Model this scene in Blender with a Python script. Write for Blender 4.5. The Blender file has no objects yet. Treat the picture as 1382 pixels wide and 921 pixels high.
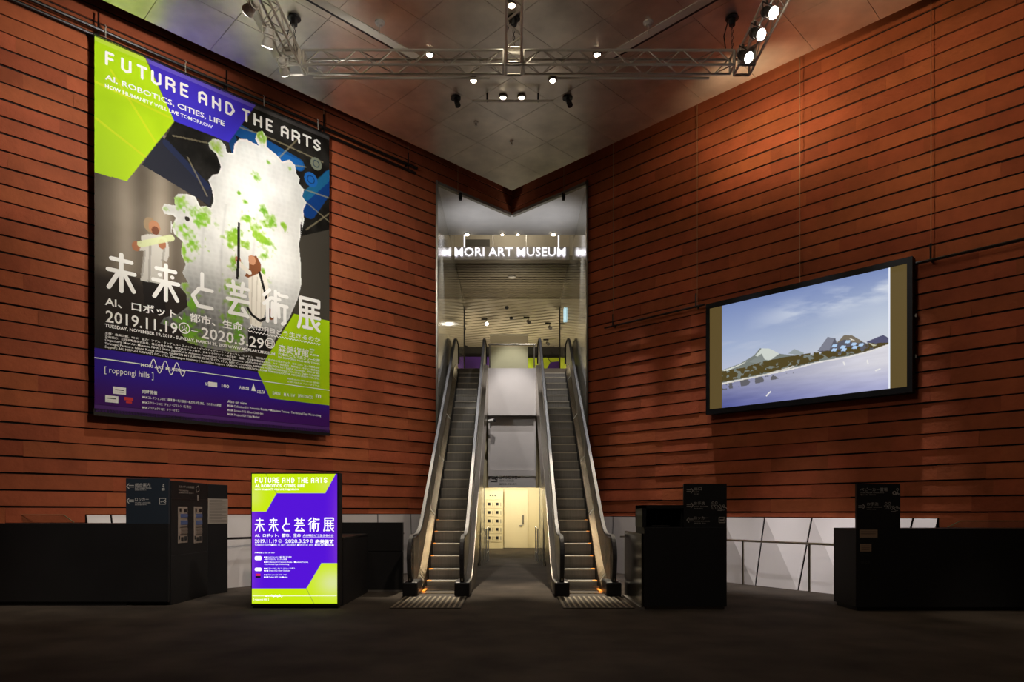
import bpy, math, random
import numpy as np
from mathutils import Vector, Matrix
random.seed(7)
SC = bpy.context.scene
R2 = math.sqrt(.5)
COL = SC.collection
# ------------------------------------------------------------------ camera, world, exposure
EYE, F, CX, HZ, D = 1.43, 935.0, 691.0, 692.0, 19.0   # eye height, focal length in px, centre column, horizon row, distance of the wall corner
cam_d = bpy.data.cameras.new('camera'); cam = bpy.data.objects.new('camera', cam_d); COL.objects.link(cam)
cam.location = (0, 0, EYE); cam.rotation_euler = (math.pi/2, 0, 0)
cam_d.sensor_width = 36; cam_d.sensor_fit = 'HORIZONTAL'; cam_d.lens = F/1382*36
cam_d.shift_y = (HZ-460.5)/1382; cam_d.clip_start = .05; cam_d.clip_end = 200
SC.camera = cam
w = bpy.data.worlds.new('world'); SC.world = w; w.use_nodes = True
w.node_tree.nodes['Background'].inputs[0].default_value = (1, .9, .78, 1)
w.node_tree.nodes['Background'].inputs[1].default_value = .012
vs = SC.view_settings; vs.view_transform = 'Standard'; vs.look = 'None'; vs.gamma = 1; vs.exposure = 0; vs.use_curve_mapping = False

# lamp powers (W): tune here
P_BANNER, P_RIGHT, P_LEFTWASH, P_RIGHTWASH, P_DOWN, P_TUNNEL, P_HALL, P_LOCKER, P_FLOOR = 430, 120, 1600, 420, 60, 60, 100, 110, 140

def lamp(name, loc, aim, power, size=60, blend=.5, radius=.08, color=(1, .86, .7), parent=None, square=False):
    d = bpy.data.lights.new(name, 'SPOT'); d.energy = power; d.spot_size = math.radians(size); d.spot_blend = blend
    d.shadow_soft_size = radius; d.color = color; d.use_square = square
    o = bpy.data.objects.new(name, d); COL.objects.link(o)
    v = Vector(aim)-Vector(loc)
    o.rotation_euler = v.to_track_quat('-Z', 'Y').to_euler()
    o.location = Vector(loc)-(Vector(parent.location) if parent else Vector((0, 0, 0)))
    if parent: o.parent = parent
    return o
def point(name, loc, power, radius=.1, color=(1, .86, .7)):
    d = bpy.data.lights.new(name, 'POINT'); d.energy = power; d.shadow_soft_size = radius; d.color = color
    o = bpy.data.objects.new(name, d); COL.objects.link(o); o.location = loc; return o
# fixtureless wash spots added for both walls, then downlights over the floor
lamp('wall_fill_lamp', (3.4, 5.2, 9.45), (-7.2, 11.6, 3.9), P_LEFTWASH, 76, .9, .25, (1, .84, .66))
lamp('wall_fill_lamp', (-3.0, 5.2, 9.45), (6.4, 12.6, 4.2), P_RIGHTWASH, 80, .9, .25, (1, .84, .66))
lamp('lobby_down_lamp', (0.1, 11.8, 9.5), (0.1, 13.6, 0), P_FLOOR*4, 13, 1, .1, (1, .86, .68))
lamp('lobby_down_lamp', (-7.2, 6.6, 9.45), (-7.2, 9.7, 0), P_FLOOR*5, 17, 1, .1, (1, .84, .64))
lamp('lobby_down_lamp', (6.6, 6.6, 9.45), (6.7, 9.3, 0), P_FLOOR*5, 13, 1, .1, (1, .86, .68))
lamp('lobby_down_lamp', (-.3, 4.6, 9.45), (-.6, 8.4, 0), P_FLOOR*3.4, 64, 1, .1, (1, .86, .74))
lamp('panel_fill_lamp', (5.2, 9.0, 9.45), (5.0, 13.4, .3), 800, 18, .7, .1, (1, .95, .96))  # panel spots, here and below, are added to brighten the white panels
lamp('panel_fill_lamp', (-5.2, 9.0, 9.45), (-4.6, 14.4, .3), 260, 20, .7, .1, (1, .92, .86))
for x_ in (2.9, 3.9, 4.9, 5.9, 6.8): lamp('panel_fill_lamp', (x_-.55, D-x_-.55, 9.4), (x_-.42, D-x_-.42, 0), 1350, 22, .8, .08, (1, .95, .96))
for x_ in (2.6, 3.8, 5.0, 6.4): lamp('panel_fill_lamp', (-x_+.5, D-x_-.5, 9.4), (-x_+.38, D-x_-.38, 0), 850, 22, .8, .08, (1, .93, .88))
lamp('wall_top_fill_lamp', (3.9, 9.6, 8.2), (7.4, 11.6, 9.2), 230, 110, 1, .08, (1, .78, .48))  # no fixture on the truss: added to brighten the upper screen wall
lamp('ceiling_fill_lamp', (-2.9, 11.9, 8.6), (-3.1, 12.2, 9.6), 22, 150, 1, .25, (1, .97, .9))  # added fill without a fixture, lifts the ceiling near the banner
lamp('partition_fill_lamp', (.2, 25.6, 9.3), (0, 28.6, 7.2), 330, 40, .8, .1, (1, .95, .86))  # unseen spot added to brighten the pale partition
# passage and upper hall
for x_ in (-1.0, 1.0): lamp('passage_fill_lamp', (x_, 19.0, 8.3), (x_*.9, 19.1, 9.6), 34, 112, .8, .08, (.95, .95, 1))  # added mid-air spots aimed up to brighten the passage ceiling
lamp('passage_fill_lamp', (0, 24.8, 7.4), (0, 25.6, 9.6), 130, 140, .6, .1, (1, .88, .66))  # another added mid-air spot, for the soffit and hall ceiling
lamp('wall_top_fill_lamp', (3.9, 12.3, 8.75), (5.2, 13.9, 9.6), 150, 130, 1, .08, (1, .78, .48))  # added spot without a fixture, for the wall beside the truss corner
lamp('kiosk_fill_lamp', (-3.6, 3.5, 9.45), (-5.7, 10.6, 1.4), 900, 26, .9, .1, (1, .92, .84))  # kiosk spots have no fixture: added to brighten the counter fronts and signs
lamp('kiosk_fill_lamp', (3.6, 3.5, 9.45), (4.6, 10.1, 1.4), 150, 40, .9, .1, (1, .86, .76))
lamp('header_fill_lamp', (-.25, 18.6, 8.6), (.12, 21.0, 3.3), 620, 34, .6, .05, (1, .94, .88))  # added fill for the wall above the locker opening
point('recess_lamp', (0, 21.4, 10.35), 26, .2, (1, .93, .8))
for x_, y_ in ((-2.4, 29.5), (2.6, 29.5), (0, 32.0)):
    lamp('hall_lamp', (x_, y_, 7.6), (x_, y_+.3, 9.6), P_HALL*1.2, 150, .5, .15, (1, .88, .64))
    lamp('hall_lamp', (x_, y_, 9.3), (x_, y_+1.2, 5.8), P_HALL*1.6, 130, .5, .15, (1, .88, .64))
point('soffit_lamp', (0, 24.4, 8.3), 6, .15, (1, .88, .64))
lamp('fascia_lamp', (.55, 19.2, 9.4), (.25, 20.9, 4.8), 520, 44, .4, .05, (1, .95, .93))
for x_ in (-.6, .6): point('locker_room_lamp', (x_, 26.0, 2.5), P_LOCKER*.6, .12, (1, .95, .82))
for s_ in (-1, 1):  # overhead fill spots added to brighten the escalator steps
    lamp('escalator_fill_lamp', (s_*1.29, 17.6, 9.3), (s_*1.29, 13.2, .6), 5200, 20, .8, .06, (1, .86, .66))
    lamp('escalator_fill_lamp', (s_*1.29, 18.6, 9.4), (s_*1.29, 17.6, 3.5), 950, 60, .8, .06, (1, .97, .95))

# ------------------------------------------------------------------ helpers
def lin(c):
    a = np.asarray(c, float)/255.0
    return np.where(a <= .04045, a/12.92, ((a+.055)/1.055)**2.4)
def L4(c): return tuple(float(x) for x in lin(c))+(1.0,)
MATS = {}
def mat(name, c, rough=.5, metal=0, emit=0, noise=0, scale=6, bump=0, bscale=40, spec=.5, stretch=None, emit_color=None):
    if name in MATS: return MATS[name]
    m = bpy.data.materials.new(name); m.use_nodes = True; MATS[name] = m
    nt = m.node_tree; b = nt.nodes['Principled BSDF']
    b.inputs['Base Color'].default_value = L4(c); b.inputs['Roughness'].default_value = rough; b.inputs['Metallic'].default_value = metal
    b.inputs['Specular IOR Level'].default_value = spec
    if emit:
        b.inputs['Emission Color'].default_value = L4(emit_color or c); b.inputs['Emission Strength'].default_value = emit
    if noise or bump:
        tc = nt.nodes.new('ShaderNodeTexCoord'); mp = nt.nodes.new('ShaderNodeMapping'); nt.links.new(tc.outputs['Object'], mp.inputs[0])
        if stretch: mp.inputs['Scale'].default_value = stretch
    if noise:
        n = nt.nodes.new('ShaderNodeTexNoise'); n.inputs['Scale'].default_value = scale; n.inputs['Detail'].default_value = 5
        nt.links.new(mp.outputs[0], n.inputs['Vector'])
        r = nt.nodes.new('ShaderNodeValToRGB'); k = lin(c)
        r.color_ramp.elements[0].position = .3; r.color_ramp.elements[1].position = .7
        r.color_ramp.elements[0].color = tuple(np.clip(k*(1-noise), 0, 1))+(1,); r.color_ramp.elements[1].color = tuple(np.clip(k*(1+noise), 0, 1))+(1,)
        nt.links.new(n.outputs['Fac'], r.inputs[0]); nt.links.new(r.outputs[0], b.inputs['Base Color'])
    if bump:
        n2 = nt.nodes.new('ShaderNodeTexNoise'); n2.inputs['Scale'].default_value = bscale; n2.inputs['Detail'].default_value = 4
        nt.links.new(mp.outputs[0], n2.inputs['Vector'])
        bp = nt.nodes.new('ShaderNodeBump'); bp.inputs['Strength'].default_value = bump; bp.inputs['Distance'].default_value = .02
        nt.links.new(n2.outputs['Fac'], bp.inputs['Height']); nt.links.new(bp.outputs[0], b.inputs['Normal'])
    return m
def colmat(name, rough=.6, emit=0, noise=0, bump=0, spec=.4, stretch=None):
    """base colour from the mesh's own colour attribute (print, picture, stone tone)"""
    m = mat(name, (128, 128, 128), rough, 0, 0, 0, 6, bump, 14, spec, stretch)
    nt = m.node_tree; b = nt.nodes['Principled BSDF']
    a = nt.nodes.new('ShaderNodeVertexColor'); a.layer_name = 'Col'
    src = a.outputs['Color']
    if noise:
        tc = nt.nodes.new('ShaderNodeTexCoord')
        n = nt.nodes.new('ShaderNodeTexNoise'); n.inputs['Scale'].default_value = 2.2; n.inputs['Detail'].default_value = 8; n.inputs['Roughness'].default_value = .65
        nt.links.new(tc.outputs['Object'], n.inputs['Vector'])
        mr = nt.nodes.new('ShaderNodeMapRange'); mr.inputs['From Min'].default_value = .25; mr.inputs['From Max'].default_value = .75
        mr.inputs['To Min'].default_value = 1-noise; mr.inputs['To Max'].default_value = 1+noise
        nt.links.new(n.outputs['Fac'], mr.inputs['Value'])
        mx = nt.nodes.new('ShaderNodeVectorMath'); mx.operation = 'SCALE'
        nt.links.new(src, mx.inputs[0]); nt.links.new(mr.outputs[0], mx.inputs['Scale']); src = mx.outputs[0]
    if emit:
        b.inputs['Base Color'].default_value = (.01, .01, .01, 1)
        nt.links.new(src, b.inputs['Emission Color']); b.inputs['Emission Strength'].default_value = emit
    else:
        nt.links.new(src, b.inputs['Base Color'])
    return m
def glassmat(name, tint=(.9, 1, .95), refl=.1):
    m = bpy.data.materials.new(name); m.use_nodes = True; nt = m.node_tree; nt.nodes.clear(); MATS[name] = m
    out = nt.nodes.new('ShaderNodeOutputMaterial'); mx = nt.nodes.new('ShaderNodeMixShader')
    t = nt.nodes.new('ShaderNodeBsdfTransparent'); t.inputs[0].default_value = tuple(tint)+(1,)
    g = nt.nodes.new('ShaderNodeBsdfGlossy'); g.inputs['Roughness'].default_value = .05
    mx.inputs[0].default_value = refl
    nt.links.new(t.outputs[0], mx.inputs[1]); nt.links.new(g.outputs[0], mx.inputs[2]); nt.links.new(mx.outputs[0], out.inputs[0])
    return m

def origin(o):
    v = Vector((0, 0, 0))
    while o: v += o.location; o = o.parent
    return v
class MB:
    def __init__(s): s.v = []; s.f = []; s.m = []; s.mi = 0
    def face(s, pts):
        n = len(s.v); s.v += [tuple(p) for p in pts]; s.f.append(tuple(range(n, n+len(pts)))); s.m.append(s.mi)
    def box(s, x0, x1, y0, y1, z0, z1):
        return s.hexa([(x0, y0, z0), (x1, y0, z0), (x1, y1, z0), (x0, y1, z0), (x0, y0, z1), (x1, y0, z1), (x1, y1, z1), (x0, y1, z1)])
    def hexa(s, p):
        n = len(s.v); s.v += [tuple(q) for q in p]
        for f in ((3, 2, 1, 0), (4, 5, 6, 7), (0, 1, 5, 4), (1, 2, 6, 5), (2, 3, 7, 6), (3, 0, 4, 7)):
            s.f.append(tuple(n+i for i in f)); s.m.append(s.mi)
        return s
    def obox(s, c, ax, ay, az):
        c, ax, ay, az = map(Vector, (c, ax, ay, az))
        return s.hexa([c-ax-ay-az, c+ax-ay-az, c+ax+ay-az, c-ax+ay-az, c-ax-ay+az, c+ax-ay+az, c+ax+ay+az, c-ax+ay+az])
    def tube(s, pts, r, n=8, cap=True):
        pts = [Vector(p) for p in pts]; rs = r if isinstance(r, (list, tuple)) else [r]*len(pts); rings = []; prev = None
        for i, p in enumerate(pts):
            t = (pts[min(i+1, len(pts)-1)]-pts[max(i-1, 0)])
            t = t.normalized() if t.length > 1e-9 else Vector((0, 0, 1))
            if prev is None:
                a = t.cross(Vector((0, 0, 1)))
                if a.length < 1e-3: a = t.cross(Vector((1, 0, 0)))
                a.normalize()
            else:
                a = prev-t*prev.dot(t); a.normalize()
            prev = a; b = t.cross(a); st = len(s.v)
            for k in range(n):
                an = 2*math.pi*k/n
                s.v.append(tuple(p+(a*math.cos(an)+b*math.sin(an))*rs[i]))
            rings.append(st)
        for i in range(len(rings)-1):
            for k in range(n):
                k2 = (k+1) % n
                s.f.append((rings[i]+k, rings[i]+k2, rings[i+1]+k2, rings[i+1]+k)); s.m.append(s.mi)
        if cap:
            s.f.append(tuple(rings[0]+k for k in range(n))[::-1]); s.m.append(s.mi)
            s.f.append(tuple(rings[-1]+k for k in range(n))); s.m.append(s.mi)
        return s
    def prism(s, poly, ext):
        """poly: 3-D points of one face; ext: extrusion vector"""
        ext = Vector(ext); a = [Vector(p) for p in poly]; b = [p+ext for p in a]; n = len(a); st = len(s.v)
        s.v += [tuple(p) for p in a+b]
        s.f.append(tuple(range(st, st+n))[::-1]); s.f.append(tuple(range(st+n, st+2*n))); s.m += [s.mi, s.mi]
        for i in range(n):
            j = (i+1) % n; s.f.append((st+i, st+j, st+n+j, st+n+i)); s.m.append(s.mi)
        return s
    def strip(s, A, B):
        for i in range(len(A)-1): s.face([A[i], A[i+1], B[i+1], B[i]])
        return s
    def cut(s):
        if not hasattr(s, 'seg'): s.seg = [0]
        s.seg.append(len(s.f))
    def build_lines(s, name, m, parent):
        s.cut(); out = []
        for a, b in zip(s.seg[:-1], s.seg[1:]):
            if a == b: continue
            q = MB(); fs = s.f[a:b]; ids = sorted({i for f in fs for i in f}); mp = {i: k for k, i in enumerate(ids)}
            q.v = [s.v[i] for i in ids]; q.f = [tuple(mp[i] for i in f) for f in fs]; q.m = [0]*len(fs); out.append(q.build(name, m, parent))
        return out
    def build(s, name, m, parent=None, smooth=False, bevel=0):
        o0 = origin(parent) if parent else Vector((0, 0, 0))
        me = bpy.data.meshes.new(name)
        me.from_pydata([tuple(Vector(v)-o0) for v in s.v], [], s.f)
        for x in (m if isinstance(m, (list, tuple)) else [m]): me.materials.append(x)
        if isinstance(m, (list, tuple)): me.polygons.foreach_set('material_index', s.m)
        if smooth: me.polygons.foreach_set('use_smooth', [True]*len(me.polygons))
        me.update()
        o = bpy.data.objects.new(name, me); COL.objects.link(o)
        if parent: o.parent = parent
        if bevel:
            b = o.modifiers.new('bevel', 'BEVEL'); b.width = bevel; b.segments = 2; b.limit_method = 'ANGLE'
        return o
def tag(o, label, cat, group=None, kind=None):
    if label: o['label'] = label
    if cat: o['category'] = cat
    if group: o['group'] = group
    if kind: o['kind'] = kind
    return o
def thing(name, label, cat, loc=(0, 0, 0), group=None):
    o = bpy.data.objects.new(name, None); COL.objects.link(o); o.location = loc; o.empty_display_size = .1
    return tag(o, label, cat, group)
def struct(mb, name, m, bevel=0):
    o = mb.build(name, m, bevel=bevel); o['kind'] = 'structure'; return o
def copy_tree(o, loc, label=None, parent=None):
    c = o.copy(); COL.objects.link(c)
    if parent: c.parent = parent
    else:
        c.location = loc
        if label: c['label'] = label
    for ch in list(o.children): copy_tree(ch, None, None, c)
    return c

# text as mesh
_TX = {}
def glyphs(s, bold=0.0):
    k = (s, bold)
    if k not in _TX:
        cu = bpy.data.curves.new('t', 'FONT'); cu.body = s; cu.resolution_u = 2; cu.offset = bold
        o = bpy.data.objects.new('t', cu); COL.objects.link(o)
        dg = bpy.context.evaluated_depsgraph_get(); me = bpy.data.meshes.new_from_object(o.evaluated_get(dg))
        v = np.array([q.co[:] for q in me.vertices]); f = [tuple(p.vertices) for p in me.polygons]
        bpy.data.objects.remove(o); bpy.data.curves.remove(cu); bpy.data.meshes.remove(me)
        _TX[k] = (v, f)
    return _TX[k]
class Face:
    """a flat face in the room: O = its top-left corner, A = unit vector to the right, N = normal to the viewer; v runs down"""
    def __init__(s, O, A, N): s.O, s.A, s.N = Vector(O), Vector(A).normalized(), Vector(N).normalized()
    def p(s, u, v, off=0): return s.O+s.A*u-Vector((0, 0, v))+s.N*off
    def uv(s, px, py):
        """where the sight line of photo point (px,py) meets the face, in metres"""
        d = Vector(((px-CX)/F, 1, (HZ-py)/F)); c = Vector((0, 0, EYE))
        t = (s.O-c).dot(s.N)/d.dot(s.N); q = c+d*t-s.O
        return q.dot(s.A), -q.z
def text(mb, fc, s, u0, u1, vtop, vbase, off=.004, bold=.012):
    v, f = glyphs(s, bold)
    if not len(v): return
    x0, x1 = v[:, 0].min(), v[:, 0].max(); y1 = v[:, 1].max()
    sx = (u1-u0)/(x1-x0); sy = (vbase-vtop)/y1; st = len(mb.v)
    mb.v += [tuple(fc.p(u0+(a-x0)*sx, vbase-b*sy, off)) for a, b in v[:, :2]]
    mb.f += [tuple(st+i for i in q) for q in f]; mb.m += [mb.mi]*len(f)
def ptext(mb, fc, s, xl, xr, yt, yb, off=.004, bold=.012):
    mb.cut(); u0, vt = fc.uv(xl, yt); _, vb = fc.uv(xl, yb); u1, _ = fc.uv(xr, yb)
    text(mb, fc, s, u0, u1, vt, vb, off, bold); mb.cut()
_k = [0]
def stroke(mb, fc, pts, r, off=.004):
    """monoline stroke with round ends on a face; pts in face metres"""
    for (a, b), (c, d) in zip(pts[:-1], pts[1:]):
        _k[0] = (_k[0]+1) % 12; o = off+_k[0]*.00012
        an = math.atan2(d-b, c-a); P = []
        for i in range(7): t = an+math.pi/2+math.pi*i/6; P.append(fc.p(a+r*math.cos(t), b+r*math.sin(t), o))
        for i in range(7): t = an-math.pi/2+math.pi*i/6; P.append(fc.p(c+r*math.cos(t), d+r*math.sin(t), o))
        mb.face(P)
GL = {'F': [[(0, 0), (0, 1), (1, 1)], [(0, .52), (.9, .52)]], 'U': [[(0, 1), (0, .17), (.5, 0), (1, .17), (1, 1)]], 'T': [[(0, 1), (1, 1)], [(.5, 1), (.5, 0)]],
      'R': [[(0, 0), (0, 1), (.6, 1), (1, .84), (1, .6), (.6, .46), (0, .46)], [(.55, .46), (1, .28), (1, 0)]], 'E': [[(1, 1), (0, 1), (0, 0), (1, 0)], [(0, .5), (.85, .5)]],
      'A': [[(0, 0), (0, .82), (.5, 1), (1, .82), (1, 0)], [(0, .42), (1, .42)]], 'N': [[(0, 0), (0, 1)], [(1, 0), (1, 1)], [(0, .66), (1, .36)]],
      'D': [[(0, 0), (0, 1), (.55, 1), (1, .5), (.55, 0), (0, 0)]], 'H': [[(0, 0), (0, 1)], [(1, 0), (1, 1)], [(0, .5), (1, .5)]],
      'S': [[(1, .8), (.5, 1), (.03, .82), (.03, .66), (.97, .36), (.97, .18), (.5, 0), (0, .18)]]}
KJ = {'未': [[(.5, 1), (.5, 0)], [(.12, .84), (.88, .84)], [(0, .53), (1, .53)], [(.42, .53), (.03, .05)], [(.58, .53), (.97, .05)]],
      '来': [[(.5, 1), (.5, 0)], [(.12, .86), (.88, .86)], [(.25, .69), (.26, .69)], [(.75, .69), (.76, .69)], [(0, .52), (1, .52)], [(.42, .52), (.04, .05)], [(.58, .52), (.96, .05)]],
      'と': [[(.5, 1), (.5, .55)], [(1, .55), (.35, .55), (.03, .3), (.3, .03), (1, .03)]],
      '芸': [[(0, .84), (1, .84)], [(.26, 1), (.33, .72)], [(.74, 1), (.67, .72)], [(.18, .62), (.84, .62)], [(0, .44), (1, .44)], [(.45, .44), (.1, .03), (.88, .03)], [(.72, .22), (.97, .0)]],
      '術': [[(.26, 1), (.02, .8)], [(.28, .74), (.02, .53)], [(.17, .63), (.17, 0)], [(.34, .76), (.68, .76)], [(.5, 1), (.5, 0)], [(.63, .95), (.67, .9)], [(.38, .6), (.36, .18)], [(.62, .6), (.65, .2)],
             [(.76, .9), (1, .9)], [(.74, .58), (1, .58)], [(.9, .58), (.9, .05), (.8, .0)]],
      '展': [[(.1, 1), (.97, 1), (.97, .8), (.1, .8)], [(.1, 1), (.1, .3), (0, .02)], [(.22, .6), (.95, .6)], [(.38, .8), (.38, .42)], [(.68, .8), (.68, .42)], [(.14, .42), (1, .42)],
            [(.4, .42), (.4, .05)], [(.24, .05), (.62, .05)], [(.6, .42), (.72, .2), (.98, .0)], [(.97, .26), (.78, .14)]]}
def sglyph(mb, fc, g, u0, u1, vt, vb, r):
    for pl in g: stroke(mb, fc, [(u0+r+(u1-u0-2*r)*x, vb-r-(vb-vt-2*r)*y) for x, y in pl], r)
def title(mb, fc, spans, yt, yb, xref, rr=.011, table=GL):
    """spans: (character, left px, right px); heights measured at xref"""
    _, vt = fc.uv(xref, yt); _, vb = fc.uv(xref, yb)
    for ch, a, b in spans: sglyph(mb, fc, table[ch], fc.uv(a, yt)[0], fc.uv(b, yt)[0], vt, vb, rr)

# raster prints: every point of a fine grid gets its printed colour
def sheet(name, fc, W, H, nx, ny, fn, m, parent, off=0):
    u, v = np.meshgrid(np.linspace(0, W, nx), np.linspace(0, H, ny))
    c = fn(u, v)
    pts = np.array(fc.O)[None, None]+u[..., None]*np.array(fc.A)+np.array(fc.N)*off; pts = pts.copy(); pts[..., 2] -= v
    pts = pts.reshape(-1, 3)-np.array(origin(parent))
    i = np.arange(nx*ny).reshape(ny, nx)
    q = np.stack([i[:-1, :-1], i[1:, :-1], i[1:, 1:], i[:-1, 1:]], -1).reshape(-1, 4)
    me = bpy.data.meshes.new(name); me.vertices.add(len(pts)); me.vertices.foreach_set('co', pts.ravel())
    me.loops.add(q.size); me.loops.foreach_set('vertex_index', q.ravel())
    me.polygons.add(len(q)); me.polygons.foreach_set('loop_start', np.arange(0, q.size, 4)); me.polygons.foreach_set('loop_total', np.full(len(q), 4))
    me.update(calc_edges=True); me.validate()
    a = me.color_attributes.new('Col', 'FLOAT_COLOR', 'POINT')
    a.data.foreach_set('color', np.concatenate([lin(np.clip(c, 0, 255)), np.ones(c.shape[:2]+(1,))], -1).astype(np.float32).ravel())
    me.materials.append(m)
    o = bpy.data.objects.new(name, me); COL.objects.link(o); o.parent = parent
    return o
def hsh(i, j, s): t = np.sin(i*127.1+j*311.7+s*74.7)*43758.5453; return t-np.floor(t)
def vnoise(x, y, s=0):
    i, j = np.floor(x), np.floor(y); a, b = x-i, y-j; a = a*a*(3-2*a); b = b*b*(3-2*b)
    return (hsh(i, j, s)*(1-a)+hsh(i+1, j, s)*a)*(1-b)+(hsh(i, j+1, s)*(1-a)+hsh(i+1, j+1, s)*a)*b
def fbm(x, y, s=0, o=4): return sum(vnoise(x*2**k, y*2**k, s+k)/2**(k+1) for k in range(o))
def inpoly(u, v, P):
    r = np.zeros(u.shape, bool); n = len(P)
    for k in range(n):
        (x0, y0), (x1, y1) = P[k], P[(k+1) % n]
        c = (y0 > v) != (y1 > v)
        if y1 != y0: r ^= c & (u < (x1-x0)*(v-y0)/(y1-y0)+x0)
    return r
def segd(u, v, a, b):
    dx, dy = b[0]-a[0], b[1]-a[1]; t = np.clip(((u-a[0])*dx+(v-a[1])*dy)/(dx*dx+dy*dy+1e-12), 0, 1)
    return np.hypot(u-a[0]-t*dx, v-a[1]-t*dy)
def put(c, m, col, al=1.0): c[m] = c[m]*(1-al)+np.array(col, float)*al

# ------------------------------------------------------------------ materials
stone = colmat('red_sandstone', .68, 0, .22, .35, .14)
M_dark = mat('joint_shadow', (16, 9, 7), .9)
M_ceil = mat('ceiling_metal_panel', (222, 215, 202), .34, .75, 0, .2, 1.6, .05, 1.4)
M_floor = mat('dark_carpet', (66, 58, 50), .95, 0, 0, .35, 1.3, .5, 160, .2)
M_plaster = mat('pale_plaster', (205, 202, 198), .75, 0, 0, .04, 3)
M_white = mat('white_panel', (214, 208, 206), .55, 0, 0, .04, 2)
M_steel = mat('brushed_steel', (170, 164, 152), .33, 1, 0, 0, 6, .02, 30)
M_mirror = mat('polished_steel', (200, 196, 182), .1, .62, 0, .06, 1.2, .006, 4)
M_bronze = mat('warm_steel', (178, 168, 150), .27, 1, 0, .08, 2)
M_rubber = mat('black_rubber', (26, 26, 28), .4)
M_hand = mat('handrail_rubber', (52, 51, 53), .5, 0, 0, 0, 6, 0, 40, .3)
M_black = mat('black_laminate', (36, 35, 36), .5, 0, 0, .1, 2, 0, 40, .3)
M_blue = mat('blue_black_signboard', (46, 56, 68), .45)
M_alu = mat('aluminium_tube', (206, 202, 192), .35, .35)
M_rail = mat('black_metal', (20, 18, 17), .4, .3)
M_cream = mat('cream_paint', (226, 214, 178), .6)
M_slat = mat('ceiling_slat', (186, 174, 150), .6)
M_letter = mat('off_white_lettering', (214, 212, 208), .6)
M_dim = mat('dim_grey_lettering', (172, 164, 156), .6)
M_print = mat('white_print', (244, 243, 238), .5)
M_lampw = mat('white_lamp_body', (230, 228, 220), .35)
M_lampg = mat('grey_lamp_body', (96, 92, 88), .4, .4)
M_lens = mat('lit_lens', (255, 250, 240), .3, 0, 14)
M_lensw = mat('lit_downlight', (255, 236, 205), .3, 0, 14)
M_signlit = mat('lit_letter', (250, 248, 255), .4, 0, 1.25)
M_glass = glassmat('clear_glass', (.93, .97, .94), .07)
M_edge = mat('glass_edge', (112, 118, 84), .3)

# ------------------------------------------------------------------ the two stone walls and the shell
# the metal ceiling stops GAP short of the stone walls, which run on up into a dark cove
CEIL, OPEN_X, OPEN_Z, GAP, WTOP = 9.67, 1.853, 9.6, .9, 11.0
DC = D-GAP/R2
class Wall:
    def __init__(s, side):
        s.sd = side; s.dir = Vector((side*R2, -R2, 0)); s.n = Vector((-side*R2, -R2, 0))
    def p(s, a, off, z): return Vector((0, D, z))+s.dir*a+s.n*off
WL, WR = Wall(-1), Wall(1)
S_OPEN, S_END = OPEN_X/R2, 17.5
def stone_wall(W, name, zjoint, zbot):
    mb = MB(); cols = []; rng = random.Random(3 if W.sd < 0 else 11)
    def tone():
        t = rng.uniform(.82, 1.14); h = rng.uniform(-.05, .05)
        return (.37*t, (.094+h*.14)*t, .038*t, 1)
    zs = [zjoint+.268*k for k in range(-6, 38)]
    rows = [(max(a, 0), min(b, WTOP)) for a, b in zip(zs[:-1], zs[1:]) if b > .02 and a < WTOP-.01]
    cut = []
    for a, b in rows:
        if a < OPEN_Z-.01 < b-.01: cut += [(a, b, S_OPEN, S_END), (OPEN_Z, b, 0.0, S_OPEN)]
        elif a < zbot-.01 < b-.02: cut += [(a, b, 7.25/R2, S_END), (zbot, b, S_OPEN, 7.25/R2)]
        else: cut.append((a, b, (7.25/R2 if b <= zbot+.02 else S_OPEN) if b <= OPEN_Z+.01 else 0.0, S_END))
    for z0, z1, a, s_end in cut:
        while a < s_end-.01:
            L = rng.choice((.7, .9, 1.1, 1.3, 1.6, 2.0)); b = min(a+L, s_end)
            if s_end-b < .3: b = s_end
            o0 = .028+rng.uniform(-.006, .008); o1 = .016+rng.uniform(-.004, .004); g = .024+rng.uniform(-.006, .008)
            w0, w1 = rng.uniform(-.006, .006), rng.uniform(-.006, .006)
            lo = z0+g*.5; hi = z1-g*.5 if z1 < WTOP-.005 else z1
            e = 0 if W.sd > 0 else 0
            P = [W.p(a, 0, lo+w0), W.p(b, 0, lo+w1), W.p(b, o0, lo+w1), W.p(a, o0, lo+w0), W.p(a, 0, hi), W.p(b, 0, hi), W.p(b, o1, hi), W.p(a, o1, hi)]
            n0 = len(mb.v); mb.hexa(P); cols += [tone()]*8
            t = cols[-1]; cols[-8:] = [t]*8
            a = b
    o = struct(mb, name, stone)
    at = o.data.color_attributes.new('Col', 'FLOAT_COLOR', 'POINT')
    at.data.foreach_set('color', np.array(cols, np.float32).ravel())
    # the dark backing behind the joints
    m2 = MB()
    for a, b, z0, z1 in ((S_OPEN, S_END, 0, OPEN_Z), (0, S_END, OPEN_Z, WTOP)):
        m2.hexa([W.p(a, -.12, z0), W.p(b, -.12, z0), W.p(b, 0.003, z0), W.p(a, 0.003, z0), W.p(a, -.12, z1), W.p(b, -.12, z1), W.p(b, 0.003, z1), W.p(a, 0.003, z1)])
    struct(m2, name+'_backing', M_dark)
stone_wall(WL, 'wall_left', 1.52, 1.385)
stone_wall(WR, 'wall_right', 1.435, 1.325)
# floor
mb = MB(); mb.face([(-13, -8, 0), (13, -8, 0), (13, 19.2, 0), (-13, 19.2, 0)]); mb.face([(-1.86, 19.2, 0), (1.86, 19.2, 0), (1.86, 28.2, 0), (-1.86, 28.2, 0)])
struct(mb, 'floor', M_floor)
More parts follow.
